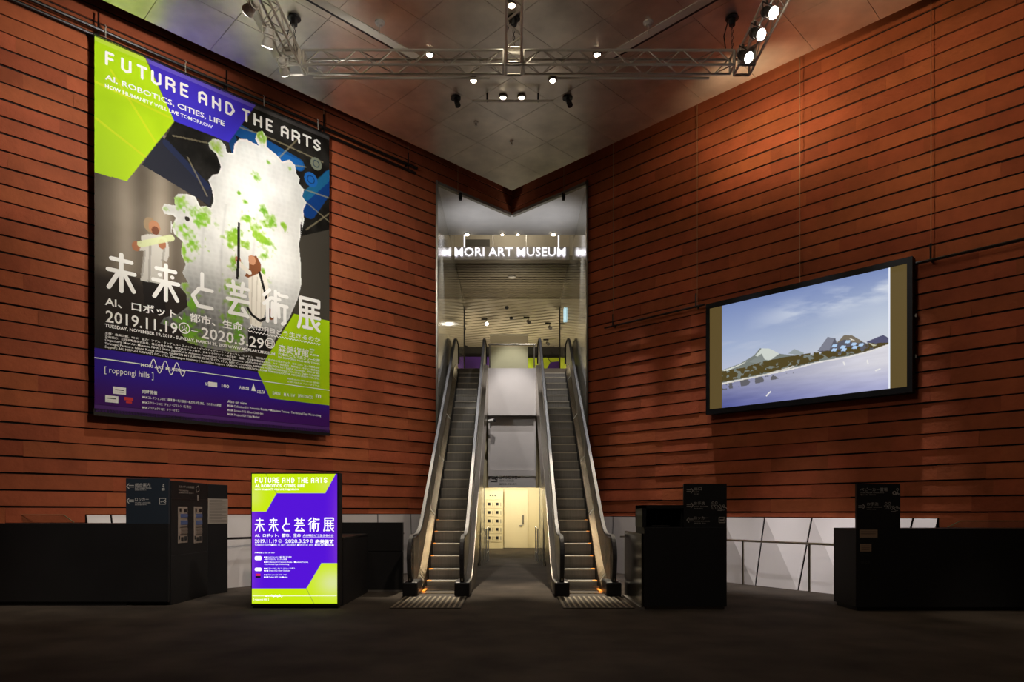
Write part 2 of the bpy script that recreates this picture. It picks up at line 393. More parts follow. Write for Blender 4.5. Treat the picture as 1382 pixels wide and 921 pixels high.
# ceiling: large metal panels laid parallel to both walls with open joints
mb = MB(); pitch = 1.538*R2
def clip_poly(P, f):
    out = []
    for i in range(len(P)):
        a, b = P[i], P[(i+1) % len(P)]; fa, fb = f(a), f(b)
        if fa >= 0: out.append(a)
        if (fa >= 0) != (fb >= 0):
            t = fa/(fa-fb); out.append((a[0]+(b[0]-a[0])*t, a[1]+(b[1]-a[1])*t))
    return out
g = .004
for i in range(0, 17):
    for j in range(0, 17):
        a0, a1, b0, b1 = i*pitch+g, (i+1)*pitch-g, j*pitch+g, (j+1)*pitch-g
        P = [(0+R2*(a-b), DC-R2*(a+b)) for a, b in ((a0, b0), (a1, b0), (a1, b1), (a0, b1))]
        for f in (lambda q: q[1]+6, lambda q: q[0]+13, lambda q: 13-q[0]):
            P = clip_poly(P, f) if P else P
        if len(P) > 2: mb.prism([(x, y, CEIL) for x, y in P], (0, 0, .02))
struct(mb, 'ceiling', M_ceil)
mb = MB(); mb.prism([(0, DC-.02, CEIL+.05), (-13, DC-13.02, CEIL+.05), (-13, -8, CEIL+.05), (13, -8, CEIL+.05), (13, DC-13.02, CEIL+.05)], (0, 0, .05)); struct(mb, 'ceiling_backing', M_dark)
mb = MB(); mb.box(-13, 13, -8, 19.2, WTOP, WTOP+.05); struct(mb, 'ceiling_cove', M_dark)
mb = MB(); mb.box(-13, 13, -8.2, -8, 0, WTOP); struct(mb, 'wall_back', mat('lobby_back_wall', (70, 52, 42), .7))
# passage behind the opening
for sd, nm in ((-1, 'wall_passage_left'), (1, 'wall_passage_right')):
    mb = MB(); x = sd*OPEN_X
    ys = [17.15, 18.95, 20.75, 22.55, 24.5, 26.5]; zz = [0, 2.2, 4.4, 6.68, 9.6, 11.2]
    for y0, y1 in zip(ys[:-1], ys[1:]):
        for z0, z1 in zip(zz[:-1], zz[1:]):
            if z0 >= 9.6 and not (y0 > 20 and y1 < 23): continue
            mb.box(min(x, x+sd*.04), max(x, x+sd*.04), y0+.004, y1-.004, z0+.004, z1-.004)
    struct(mb, nm, M_mirror)
    mb = MB(); mb.box(min(x+sd*.045, x+sd*.2), max(x+sd*.045, x+sd*.2), 17.35, 28.0, 0, 11.2); struct(mb, nm+'_core', M_dark)
    mb = MB(); mb.box(min(x-sd*.025, x+sd*.02), max(x-sd*.025, x+sd*.02), 17.02, 17.15, 0, OPEN_Z); struct(mb, 'trim_jamb_'+('left' if sd < 0 else 'right'), M_steel)
for W, nm in ((WL, 'left'), (WR, 'right')):
    mb = MB(); mb.hexa([W.p(0.02, -.05, OPEN_Z-.06), W.p(S_OPEN, -.05, OPEN_Z-.06), W.p(S_OPEN, .05, OPEN_Z-.06), W.p(0.07, .05, OPEN_Z-.06), W.p(0.02, -.05, OPEN_Z+.012), W.p(S_OPEN, -.05, OPEN_Z+.012), W.p(S_OPEN, .05, OPEN_Z+.012), W.p(.07, .05, OPEN_Z+.012)])
    struct(mb, 'trim_head_'+nm, M_mirror)
mb = MB(); mb.prism([(-OPEN_X, 17.2, OPEN_Z), (0, D+.06, OPEN_Z), (OPEN_X, 17.2, OPEN_Z), (OPEN_X, 20.4, OPEN_Z), (-OPEN_X, 20.4, OPEN_Z)], (0, 0, .12))
struct(mb, 'ceiling_passage', M_plaster)
M_rec = mat('recess_plaster', (196, 186, 166), .8)
for nm, b_ in (('ceiling_recess', (20.3, 22.6, 11.2, 11.3)), ('wall_recess_front', (20.3, 20.4, OPEN_Z+.12, 11.2)), ('wall_recess_back', (22.5, 22.6, 9.75, 11.2))):
    mb = MB(); mb.box(-OPEN_X, OPEN_X, *b_); struct(mb, nm, M_rec)
mb = MB()
mb.box(-OPEN_X, OPEN_X, 22.42, 22.5, 9.5, 9.75)
for k in range(16):
    y = 22.54+k*.248; mb.box(-OPEN_X+.01, OPEN_X-.01, y, y+.185, OPEN_Z-.02, OPEN_Z+.06)
struct(mb, 'ceiling_soffit', mat('louvre_slat', (118, 108, 90), .6))
mb = MB(); mb.box(-OPEN_X, OPEN_X, 22.5, 26.5, 9.72, 9.76); struct(mb, 'ceiling_soffit_backing', M_dark)
# upper hall
mb = MB()
dv = Vector((.94, -.34, 0)); pv = Vector((.34, .94, 0))
for k in range(-3, 24):
    c = Vector((0, 26.6, OPEN_Z+.03))+pv*(k*.4)
    if c.y > 36: continue
    mb.obox(c, dv*4.6, pv*.14, Vector((0, 0, .03)))
struct(mb, 'ceiling_hall', M_slat)
mb = MB(); mb.box(-6, 6, 24.0, 38, OPEN_Z+.14, OPEN_Z+.2); struct(mb, 'ceiling_hall_backing', mat('hall_void', (58, 50, 40), .9))
mb = MB(); mb.box(-6, 6, 34.2, 34.3, 5.78, OPEN_Z+.1); struct(mb, 'wall_hall', mat('hall_dark_wall', (50, 46, 42), .8))
FL2 = 5.78
mb = MB(); mb.box(-OPEN_X, OPEN_X, 20.9, 26.5, FL2-.3, FL2); mb.box(-6, 6, 26.5, 34.2, FL2-.3, FL2); struct(mb, 'floor_upper', mat('upper_floor', (120, 110, 96), .5))
mb = MB(); mb.box(-.72, .72, 20.88, 21.0, 4.36, FL2+.0); struct(mb, 'wall_fascia', M_white)
mb = MB(); mb.box(-1.84, 1.84, 21.4, 22.7, 2.7, 2.78); struct(mb, 'ceiling_lower_passage', M_white)
for sd, nm in ((-1, 'left'), (1, 'right')):
    mb = MB(); mb.box(min(sd*.72, sd*1.84), max(sd*.72, sd*1.84), 21.3, 21.4, 2.19, 4.4); struct(mb, 'wall_passage_return_'+nm, M_cream)
mb = MB()
mb.box(-.72, .72, 21.04, 21.2, 2.72, 4.2); mb.box(-.72, .72, 21.0, 21.2, 2.535, 2.71); mb.box(-.72, .72, 21.02, 21.2, 2.19, 2.525); mb.box(-.72, .72, 21.1, 21.2, 4.2, 4.37); mb.box(-.72, -.66, 20.98, 21.04, 2.53, 4.2); mb.box(.66, .72, 20.98, 21.04, 2.53, 4.2)
struct(mb, 'wall_header', M_white)
# locker room
mb = MB(); mb.box(-1.84, 1.84, 27.9, 28.0, 0, 2.7); mb.box(-1.84, -1.78, 21.4, 27.9, 0, 2.7); mb.box(1.78, 1.84, 21.4, 27.9, 0, 2.7); struct(mb, 'wall_locker_room', M_cream)
mb = MB(); mb.box(-1.84, 1.84, 22.7, 28, 2.7, 2.78); struct(mb, 'ceiling_locker_room', M_cream)

# ------------------------------------------------------------------ escalators
def smin(a, b, k): h = max(0, min(1, .5+.5*(b-a)/k)); return b+(a-b)*h-k*h*(1-h)
def smax(a, b, k): return -smin(-a, -b, k)
def inc(y): return .344+.7007*(y-13.25)
def zdeck(y): return smin(smax(0, inc(y), .35), FL2, .35)
def zhand(y): return smin(smax(1.03, inc(y)+.92, .3), FL2+1.02, .3)
def escalator(cx, label, side):
    """side: -1 when the wall is to its left"""
    t = thing('escalator', label, 'escalator', (cx, 12.2, 0), 'escalators up to the museum')
    Y0, Y1 = 11.95, 22.3
    ys = [Y0+(Y1-Y0)*i/70 for i in range(71)]
    # outer cladding down to the floor, with open space for nothing: closed body of the truss
    for sx in (-1, 1):
        mb = MB(); x = cx+sx*.56
        pts = [(x, y, zdeck(y)+.2) for y in ys if y >= 12.05]; yb = [p[1] for p in pts]
        low = [(x, y, max(0.0, zdeck(y)-1.05) if y > 13.6 else 0.0) for y in yb]
        mb.strip(pts, low)
        mb.face([(cx+sx*.32, 12.05, 0), (x, 12.05, 0), (x, 12.05, zdeck(12.05)+.2), (cx+sx*.32, 12.05, zdeck(12.05)+.2)])
        mb.build('side_cladding', M_bronze, t)
        if sx > 0: mb = MB(); yu = [y for y in ys if y > 13.4]; mb.strip([(cx-.555, y, max(.0, zdeck(y)-1.04)) for y in yu], [(cx+.555, y, max(.0, zdeck(y)-1.04)) for y in yu]); mb.build('underside', mat('underside_panel', (120, 112, 98), .6), t)
        mb = MB(); mb.strip([(cx+sx*.44, y, zdeck(y)+.203) for y in yb], [(cx+sx*.562, y, zdeck(y)+.203) for y in yb]); mb.build('outer_deck', mat('dull_deck', (96, 90, 82), .45, .7), t)
        # balustrade: upright panel, black slit, sloping inner deck, skirt
        b = MB()
        yy = [y for y in ys if 11.98 <= y <= 22.1]
        up = [(cx+sx*.43, y, zhand(y)-.05) for y in yy]; lo = [(cx+sx*.43, y, zdeck(y)+.235) for y in yy]
        up2 = [(cx+sx*.455, a[1], a[2]) for a in up]; lo2 = [(cx+sx*.455, a[1], a[2]) for a in lo]
        b.strip(lo, up); b.strip(lo2, up2); b.strip(up, up2)
        # rounded newel panel
        arc = [(11.98, .98)]+[(12.02+.36*math.cos(a), .62+.36*math.sin(a)) for a in [math.pi*(.5+.5*i/8) for i in range(9)]]+[(11.69, .42), (11.76, .26), (11.98, .235)]
        b.prism([(cx+sx*.43, y, z) for y, z in arc], (sx*.025, 0, 0))
        bal = b.build('balustrade', M_steel, t)
        d = MB()
        ydk = [y for y in ys if y >= 12.0]
        d.strip([(cx+sx*.43, y, zdeck(y)+.215) for y in ydk], [(cx+sx*.33, y, zdeck(y)+.07) for y in ydk])
        d.strip([(cx+sx*.33, y, zdeck(y)+.07) for y in ydk], [(cx+sx*.325, y, zdeck(y)+.05) for y in ydk])
        d.build('inner_deck', M_bronze, bal)
        d = MB(); d.strip([(cx+sx*.437, y, zdeck(y)+.25) for y in ydk], [(cx+sx*.432, y, zdeck(y)+.205) for y in ydk]); d.build('slit', M_rubber, bal)
        d = MB(); d.strip([(cx+sx*.322, y, zdeck(y)+.06) for y in ydk], [(cx+sx*.312, y, max(.001, zdeck(y)-.32)) for y in ydk]); d.build('skirt', mat('dark_skirt', (46, 42, 38), .4, .5), bal)
        d = MB()
        for y in (12.75, 14.6, 16.4, 18.2, 20.2):
            z = zdeck(y); d.obox((cx+sx*.382, y, z+.152), (sx*.05, 0, .068), (0, .012, .0084), (0, 0, .008))
            d.obox((cx+sx*.425, y, (zdeck(y)+.235+zhand(y)-.05)/2), (.004, 0, 0), (0, .01, 0), (0, 0, (zhand(y)-zdeck(y)-.3)/2))
        d.build('joint_strip', M_alu, bal)
        # handrail
        hp = [(11.80, .24), (11.70, .40)]+[(12.02+.38*math.cos(a), .65+.38*math.sin(a)) for a in [math.pi*(1-.5*i/8) for i in range(0, 9)]]
        hp += [(y, zhand(y)) for y in ys if 12.1 < y < 22.0]
        zt = FL2+1.02
        hp += [(22.0+.36*math.sin(a), zt-.36+.36*math.cos(a)) for a in [math.pi*.7*i/6 for i in range(7)]]
        hb = MB(); A = []; prof = [(-.04, -.012), (-.03, .016), (.03, .016), (.04, -.012), (.03, -.02), (-.03, -.02)]
        n = len(prof)
        for i, (y, z) in enumerate(hp):
            a_, b_ = hp[max(i-1, 0)], hp[min(i+1, len(hp)-1)]; ty, tz = b_[0]-a_[0], b_[1]-a_[1]; l = math.hypot(ty, tz); ny, nz = -tz/l, ty/l
            A.append([(cx+sx*.442+px_, y+ny*q, z+nz*q) for px_, q in prof])
        for i in range(len(A)-1):
            for k in range(n): hb.face([A[i][k], A[i][(k+1) % n], A[i+1][(k+1) % n], A[i+1][k]])
        hb.build('handrail', M_hand, bal)
        q = MB(); x0, x1 = cx+sx*.44-.13, cx+sx*.44+.13
        q.box(x0, x1, 11.73, 12.35, 0, .25); q.build('newel_base', M_rubber, t, bevel=.03)
    # steps
    proto = None
    for k in range(-2, 25):
        y, z = 13.25+.331*k, .344+.2319*k
        z = zdeck(y) if k < 1 or k > 21 else z
        zn_ = zdeck(y-.331) if (k < 1 or k > 21) else z-.2319
        if k == -2: zn_ = .012
        mb = MB(); x0, x1 = cx-.3, cx+.3
        mb.mi = 0
        prof = [(y, z-.018), (y+.006, max(zn_+.08, zn_)), (y+.03, zn_-.012), (y+.40, zn_-.012), (y+.40, z-.001), (y+.035, z-.001)]
        mb.prism([(x0, a, b) for a, b in prof], (x1-x0, 0, 0))
        mb.mi = 1
        mb.box(x0, x1, y-.004, y+.034, z-.02, z+.002)
        st = mb.build('step', [M_step, M_nose], t)
        if k <= 4:
            e = MB(); xs = cx+side*.3
            if k == -2: e.box(min(xs, xs-side*.05), max(xs, xs-side*.05), y-.42, y+.1, z+.002, z+.008)
            else: e.box(min(xs, xs-side*(.075 if k < 1 else .05)), max(xs, xs-side*(.075 if k < 1 else .05)), y-.008, y+.12, z+.002, z+.007)
            e.build('step_light', M_orange, st)
    mb = MB(); ya, yb = 10.28, 12.62
    mb.mi = 0; mb.box(cx-.53, cx+.53, ya, yb, 0.002, .012); mb.mi = 1
    for i in range(13):
        x = cx-.5+i*1.0/12; mb.box(x-.016, x+.016, ya+.03, 11.7, .012, .016)
    mb.build('landing_plate', [mat('dark_plate', (70, 64, 56), .5, .6), mat('plate_rib', (176, 166, 146), .4, .7)], t)
    mb = MB(); mb.box(cx-.3, cx+.3, 12.05, 12.3, .012, .022); mb.build('comb', M_bronze, t)
    return t
M_step = mat('grey_step', (142, 138, 132), .6, .1, 0, .12, 60, 0, 40, .4, (1, .02, .02))
M_nose = mat('step_nose', (226, 218, 200), .45, .3)
M_orange = mat('orange_step_light', (255, 150, 40), .4, 0, .9)
escalator(-1.29, 'escalator rising beside the wall with the hanging banner', -1)
escalator(1.29, 'escalator rising beside the wall with the video screen', 1)

# ------------------------------------------------------------------ hanging banner
OFFB = .22
def wall_face(W, off, px, py):
    """top-left corner of a face parallel to a wall, `off` from it"""
    if W.sd < 0: A, N = -W.dir, W.n
    else: A, N = W.dir, W.n
    f = Face(W.p(0, off, 0), A, N); u, v = f.uv(px, py)
    return Face(f.p(u, v), A, N)
fb = wall_face(WL, OFFB, 127.5, 46.5)
BW = fb.uv(444.5, 300)[0]; BH = fb.uv(128, 556)[1]
def crop1(x, y): return (110+x/3.069, 30+y/3.069)
def crop2(x, y): return (110+x/3.069, 290+y/3.069)
def B(*pts): return [fb.uv(*p) for p in pts]
def C1(*pts): return [fb.uv(*crop1(*p)) for p in pts]
def C2(*pts): return [fb.uv(*crop2(*p)) for p in pts]
PXM = 15/935.0
def banner_print(u, v):
    c = np.zeros(u.shape+(3,)); x, y = u/BW, v/BH
    cols = .5+.5*np.sin(x*31+1.2*np.sin(x*9)); n = fbm(x*6, y*9, 3)
    c[:] = np.array((62, 54, 44)); c += (cols*34*np.exp(-((x-.18)/.3)**2))[..., None]*np.array((1, .95, .85)); c += ((n-.5)*30)[..., None]
    # pale curtain strips on the left
    for xc, wd, a in ((.11, .045, 78), (.24, .05, 60), (.33, .03, 46)):
        c += (np.exp(-((x-xc)/wd)**2)*a*(y < .62)*(y > .2))[..., None]*np.array((1, .96, .88))
    # dark structure at the upper right with blue bands
    up = inpoly(u, v, C1((385, 410), (610, 497), (725, 330), (1030, 470), (1030, 921), (520, 921), (520, 760), (300, 560))); put(c, up, (30, 28, 25))
    c[up] += ((fbm(x*18, y*22, 8)-.45)*60)[up][:, None]
    put(c, inpoly(u, v, C1((330, 470), (545, 690), (530, 760), (250, 590))), (38, 40, 52))
    for a, b, wd, col in (((620, 470), (640, 540), .09, (16, 66, 120)), ((640, 440), (900, 590), .13, (18, 78, 140)), ((900, 590), (830, 560), .1, (24, 90, 160)), ((940, 780), (1030, 650), .17, (14, 60, 130)), ((930, 720), (1030, 630), .09, (30, 100, 140)), ((350, 500), (520, 680), .06, (34, 44, 78))):
        a, b = fb.uv(*crop1(*a)), fb.uv(*crop1(*b)); put(c, (segd(u, v, a, b) < wd), col, .9)
    for a, b in (((820, 560), (900, 480)), ((900, 720), (1030, 830)), ((930, 860), (1030, 790)), ((640, 560), (930, 600)), ((915, 690), (1030, 730)), ((640, 430), (760, 470)), ((760, 470), (1000, 580)), ((440, 560), (520, 720)), ((380, 470), (520, 500))):
        put(c, segd(u, v, fb.uv(*crop1(*a)), fb.uv(*crop1(*b))) < .014, (150, 140, 110), .7)
    for p, r, col in (((972, 587), .13, (120, 126, 108)), ((950, 652), .15, (30, 96, 170))):
        q = fb.uv(*crop1(*p)); d = np.hypot(u-q[0], v-q[1]); put(c, d < r, col); put(c, (d > r*.45) & (d < r*.6), (20, 40, 70), .7)
    put(c, inpoly(u, v, C2((885, 95), (1030, 60), (1030, 440), (880, 420))), (66, 62, 54))
    # dark lower part
    k = np.clip((y-.605)/.04, 0, 1)*np.clip((.56-x)/.3, 0, 1); c[:] = c*(1-k[..., None]*.8)+np.array((26, 19, 15))*(k[..., None]*.8)
    k = np.clip((y-.74)/.06, 0, 1); c[:] = c*(1-k[..., None]*.7)+np.array((18, 15, 14))*(k[..., None]*.7)
    # the pale lumpy mass
    blob = C1((540, 690), (525, 655), (545, 632), (566, 630), (578, 600), (560, 548), (530, 520), (526, 500), (545, 483), (575, 488), (596, 512), (602, 540), (628, 543), (634, 505), (655, 484), (682, 485), (735, 512), (720, 486), (728, 456), (750, 450), (768, 480), (766, 516), (806, 548), (832, 578), (862, 570), (884, 592), (890, 628), (904, 648), (900, 668), (922, 694), (914, 722), (932, 748), (918, 778), (922, 820), (906, 890))
    blob += C2((908, 20), (914, 60), (900, 120), (908, 200), (910, 290), (895, 350), (860, 430), (800, 520), (740, 566), (640, 572), (520, 552), (440, 530), (400, 470), (325, 452), (342, 428), (400, 412), (440, 380), (434, 330), (408, 300), (414, 282), (440, 280), (418, 240), (432, 205), (412, 160), (418, 110), (384, 80), (370, 20))
    blob += C1((372, 880), (376, 840), (392, 812), (380, 800), (345, 795), (333, 770), (345, 752), (388, 760), (384, 728), (400, 712), (440, 712), (470, 722), (492, 765), (512, 762), (536, 768), (548, 740))
    mk = inpoly(u, v, blob)
    n = fbm(x*14, y*20, 21); hexn = np.abs(np.sin(x*130+np.sin(y*60)))*np.abs(np.sin(y*190))
    ux, uy = (x-.66)/.34, (y-.40)/.24
    br = 212+18*np.exp(-(ux**2+uy**2)*1.2)+(n-.5)*34
    low = np.clip((y-.52)/.22, 0, 1); lft = np.clip((.5-x)/.2, 0, 1)
    br = br-low*104*np.clip(1.25-x, .35, 1)-lft*22-hexn*(5+20*low)
    for sx_ in (.42, .5, .57, .64): br -= 14*np.exp(-((x-sx_-.02*np.sin(y*9))/.006)**2)*(y > .34)
    c[mk] = np.stack([br, br, br*.975], -1)[mk]
    q = fb.uv(*crop1(438, 815)); put(c, np.hypot(u-q[0], v-q[1]) < .045, (40, 34, 28))
    gr = [(C1((x_, y_))[0], r_) for x_, y_, r_ in ((566, 510, 20), (560, 525, 12), (405, 745, 20), (350, 768, 12), (495, 812, 32), (458, 908, 32), (720, 640, 18), (745, 468, 20), (695, 825, 24), (778, 820, 26), (838, 842, 18), (735, 880, 30), (625, 900, 28), (775, 580, 9), (750, 775, 14), (405, 850, 14), (425, 845, 9), (392, 890, 12), (678, 742, 8), (652, 708, 7), (862, 610, 8))]
    gr += [(C2((x_, y_))[0], r_) for x_, y_, r_ in ((408, 132, 26), (470, 128, 36), (440, 185, 14), (495, 15, 24), (690, 22, 22), (745, 90, 26), (765, 120, 26), (838, 45, 14), (632, 110, 30), (640, 70, 22), (680, 120, 18), (635, 200, 24), (620, 300, 34), (640, 375, 34), (460, 372, 26), (622, 440, 34), (640, 480, 34), (430, 470, 40), (460, 520, 40), (775, 270, 18), (748, 235, 14), (424, 292, 16), (640, 545, 26), (755, 170, 14), (720, 60, 20), (420, 212, 10), (350, 452, 12))]
    sp = fbm(x*70, y*95, 40, 2); tint = fbm(x*11, y*15, 60)
    for (gu, gv), r in gr:
        rm = r*.0056*(.9+.15*(r % 3)); d = np.hypot(u-gu, v-gv)/rm; a = np.clip(1.35-d+(sp-.5)*2.6, 0, 1)*(d < 1.6)*mk*.95
        col = np.stack([80+90*tint+0*u, 150+50*tint, 24+40*tint], -1)
        c[:] = c*(1-a[..., None])+col*a[..., None]
    edge = np.zeros(u.shape)
    for i in range(len(blob)):
        edge = np.maximum(edge, np.exp(-(segd(u, v, blob[i], blob[(i+1) % len(blob)])/.028)**2))
    c[:] = c+(edge*mk*16)[..., None]
    # person on the left in a pale coat, holding a tube
    put(c, inpoly(u, v, C2((252, 270), (345, 285), (350, 420), (262, 400))), (22, 17, 15), .9)
    put(c, inpoly(u, v, C2((246, 88), (275, 80), (322, 84), (352, 98), (364, 140), (362, 172), (352, 196), (334, 182), (338, 288), (244, 272), (256, 190), (262, 150), (240, 148), (228, 134), (250, 116))), (196, 192, 182))
    for a, b in (((285, 120), (280, 275)), ((262, 150), (250, 250)), ((345, 130), (335, 190))): put(c, segd(u, v, fb.uv(*crop2(*a)), fb.uv(*crop2(*b))) < .02, (150, 146, 136), .7)
    for p, r, col in (((284, 42), .105, (150, 128, 98)), ((302, 52), .095, (176, 122, 88)), ((306, 66), .062, (112, 66, 44)), ((226, 130), .068, (160, 104, 72)), ((334, 122), .068, (160, 104, 72))):
        q = fb.uv(*crop2(*p)); put(c, np.hypot(u-q[0], (v-q[1])*.8) < r, col)
    put(c, segd(u, v, fb.uv(*crop2(244, 122)), fb.uv(*crop2(372, 96))) < .055, (206, 214, 160), .9)
    # person on the right in a white dress, reaching up with a rod
    put(c, inpoly(u, v, C2((690, 470), (770, 470), (770, 575), (690, 570))), (24, 22, 22))
    put(c, inpoly(u, v, C2((690, 245), (715, 225), (742, 232), (768, 262), (778, 320), (762, 400), (742, 470), (698, 455), (692, 330))), (232, 226, 212))
    for x_ in (708, 728, 748): put(c, segd(u, v, fb.uv(*crop2(x_, 260)), fb.uv(*crop2(x_-6, 450))) < .012, (196, 188, 170), .7)
    put(c, inpoly(u, v, C2((692, 172), (724, 170), (744, 205), (742, 240), (690, 262), (676, 255), (694, 220))), (128, 78, 46))
    for p, r, col in (((706, 188), .075, (196, 142, 106)), ((648, 188), .06, (180, 120, 90)), ((785, 412), .09, (128, 72, 40))):
        q = fb.uv(*crop2(*p)); put(c, np.hypot(u-q[0], (v-q[1])*.8) < r, col)
    put(c, segd(u, v, fb.uv(*crop2(650, 200)), fb.uv(*crop2(696, 240))) < .045, (226, 220, 206))
    H = [(652, 36), (650, 180), (645, 262)]; H2 = [(738, 240), (762, 330), (780, 420), (740, 440), (706, 415), (688, 385)]
    for P in (H, H2):
        for a, b in zip(P[:-1], P[1:]): put(c, segd(u, v, fb.uv(*crop2(*a)), fb.uv(*crop2(*b))) < .026, (28, 26, 24))
    # flat graphic fields
    lime = inpoly(u, v, B((127, 40), (192, 70), (235.4, 163.6), (171, 245), (120, 230))); put(c, lime, (172, 214, 18))
    gl = np.exp(-((x-.25)/.16)**2)*np.clip(y/.3, 0, 1); c[lime] += (gl*26)[lime][:, None]*np.array((1, .9, .1))
    for a, b in (((150, 95), (215, 200)), ((130, 160), (200, 215)), ((128, 110), (232, 160))): put(c, lime & (segd(u, v, fb.uv(*a), fb.uv(*b)) < .02), (226, 226, 40), .5)
    blue = inpoly(u, v, B((192, 66), (350, 132), (346.5, 140), (308.8, 192), (235.4, 163.6))); put(c, blue, (62, 44, 178)); c[blue] += (np.clip(y/.25, 0, 1)*30)[blue][:, None]*np.array((.2, .5, 1.6))
    band = v > fb.uv(128, 470)[1]; put(c, band, (52, 26, 146))
    bb = v > fb.uv(128, 512)[1]; k = np.clip((v-fb.uv(128, 500)[1])/.45, 0, 1); c[band] = (c*(1-k[..., None])+np.array((70, 24, 106))*k[..., None])[band]
    g2 = inpoly(u, v, B((397, 423.6), (450, 434.8), (450, 548.5), (364.3, 537.7), (348, 502))); put(c, g2, (168, 206, 14)); c[g2] += ((fbm(x*7, y*8, 5)-.5)*40)[g2][:, None]*np.array((1, .7, .1))
    put(c, v < .1, (235, 230, 235), .22); put(c, v > BH-.12, (120, 96, 150), .35)
    put(c, (v > BH-.135) & (v < BH-.12), (30, 12, 50), .6)
    return c
M_bprint = colmat('banner_print', .55, 0, 0, .06, .1, (2.2, 2.2, .12))
ban = thing('hanging_banner', 'huge vertical exhibition banner hanging high on the red stone wall', 'banner', fb.p(BW/2, BH))
sh = sheet('printed_sheet', fb, BW, BH, 420, 600, banner_print, M_bprint, ban)
for v0 in (0.0, BH):
    mb = MB(); mb.obox(fb.p(BW/2, v0, -.012), fb.A*(BW/2+.01), fb.N*.012, (0, 0, .028 if v0 == 0 else .06)); mb.build('hem_bar', M_rail, ban)
mb = MB()
def letters(s, xs): return [(ch, a, b) for ch, (a, b) in zip(s, xs)]
e1 = lambda L: [(110+a/3.069, 110+b/3.069) for a, b in L]
title(mb, fb, letters('FUTUREANDTHEARTS', e1([(97, 136), (163, 207), (228, 273), (288, 330), (347, 388), (408, 443), (483, 521), (540, 577), (595, 635), (665, 700), (712, 748), (763, 793), (825, 858), (870, 905), (915, 953), (960, 990)])), 68.0, 87.2, 141.6, .0225)
ptext(mb, fb, 'AI, ROBOTICS, CITIES, LIFE', 141.6, 302.9, 99.4, 106.8, bold=.022)
ptext(mb, fb, 'HOW HUMANITY WILL LIVE TOMORROW', 141.6, 287, 112.8, 117.8, bold=.025)
for ch, a, b in (('未', 142.6, 184.3), ('来', 204, 243.2), ('と', 256.6, 288.4), ('芸', 304.5, 337.4), ('術', 353.2, 389.5), ('展', 400.6, 433)):
    title(mb, fb, [(ch, a, b)], 336.2, 391.6, 142.6, .035, KJ)
ptext(mb, fb, 'AI、ロボット、都市、生命', 141.6, 327.5, 399.4, 411.3, bold=.018)
ptext(mb, fb, '人は明日どう生きるのか', 335, 432, 437, 443.5, bold=.006)
ptext(mb, fb, '2019.11.19', 142.6, 239.4, 418.7, 434.3, bold=.012)
ptext(mb, fb, '-', 258, 267, 446, 448.5, bold=.0)
ptext(mb, fb, '2020.3.29', 271.5, 356, 441.5, 456.2, bold=.012)
for px_, py_, s_ in ((248.8, 443.2, '火'), (364.2, 463.6, '日')):
    u, v = fb.uv(px_, py_); r = .093
    P = [(u+r*math.cos(2*math.pi*i/24), v+r*math.sin(2*math.pi*i/24)) for i in range(25)]; stroke(mb, fb, P, .009); text(mb, fb, s_, u-.052, u+.052, v-.055, v+.055)
ptext(mb, fb, 'TUESDAY, NOVEMBER 19, 2019 - SUNDAY, MARCH 29, 2020 WWW.MORI.ART.MUSEUM', 141.6, 371, 437, 441.4, bold=.02)
u0, v0 = fb.uv(335, 447.2); u1, _ = fb.uv(432, 447)
stroke(mb, fb, [(u0+(u1-u0)*i/48, v0+.016*(1 if i % 2 else -1)) for i in range(49)], .006)
mb.build_lines('lettering', M_print, ban)
mb = MB()
SM = ['主催：森美術館、NHK　協力：アデル・ミッチェル・フィッシュ・インスティテュート・フォーラム・ロンドン　特別協力：株式会社電通テック、日本コカ・コーラ株式会社', '企画協力：三井不動産株式会社、株式会社大林組、株式会社デルタ電子、日本マイクロソフト株式会社　協賛：日本電信電話株式会社、ヤフー株式会社　制作協力：キヤノン株式会社',
      'Organizers: Mori Art Museum, NHK | Grant: Japan Keirin Autorace Foundation | Corporate Sponsors: OBAYASHI CORPORATION, NTT DATA, Canon Inc., YKK AP Inc.', 'Strategic Partners: Nihon Keizai Shimbun, GAKKEN MITSUBISHI ESTATE CO., LTD., NEC Corporation, NIPPON PAINT HOLDINGS CO., LTD., Daikin Industries',
      'Support: ALL NIPPON AIRWAYS CO., LTD., Champagne Pommery | Production Support: TAMADA CORPORATION, ROHM SEMICONDUCTOR, NIHON UNISYS CO., LTD.']
for s_, y_ in zip(SM, (448, 452.6, 457.2, 461.8, 466.4)): ptext(mb, fb, s_, 141.6, 431, y_, y_+3, bold=.012)
ptext(mb, fb, '森美術館', 375.5, 416.3, 464.4, 474.6, bold=.006)
for s_, y_, x_ in (('MORI', 470.4, 424), ('ART', 474, 423), ('MUSEUM', 477.4, 430)): ptext(mb, fb, s_, 418, x_, y_, y_+2.2)
ptext(mb, fb, '六本木ヒルズ森タワー53階', 375, 431.6, 475.5, 479.6)
ptext(mb, fb, '53F, ROPPONGI HILLS MORI TOWER', 375, 431.6, 481, 483.4)
for s_, y_ in (('開館時間 10:00-22:00（火曜日 10:00-17:00）会期中無休', 510), ('お問い合わせ ハローダイヤル', 514)): ptext(mb, fb, s_, 388, 431, y_, y_+2)
ptext(mb, fb, 'MORI ART MUSEUM', 190, 249, 490.6, 494.4, bold=.03)
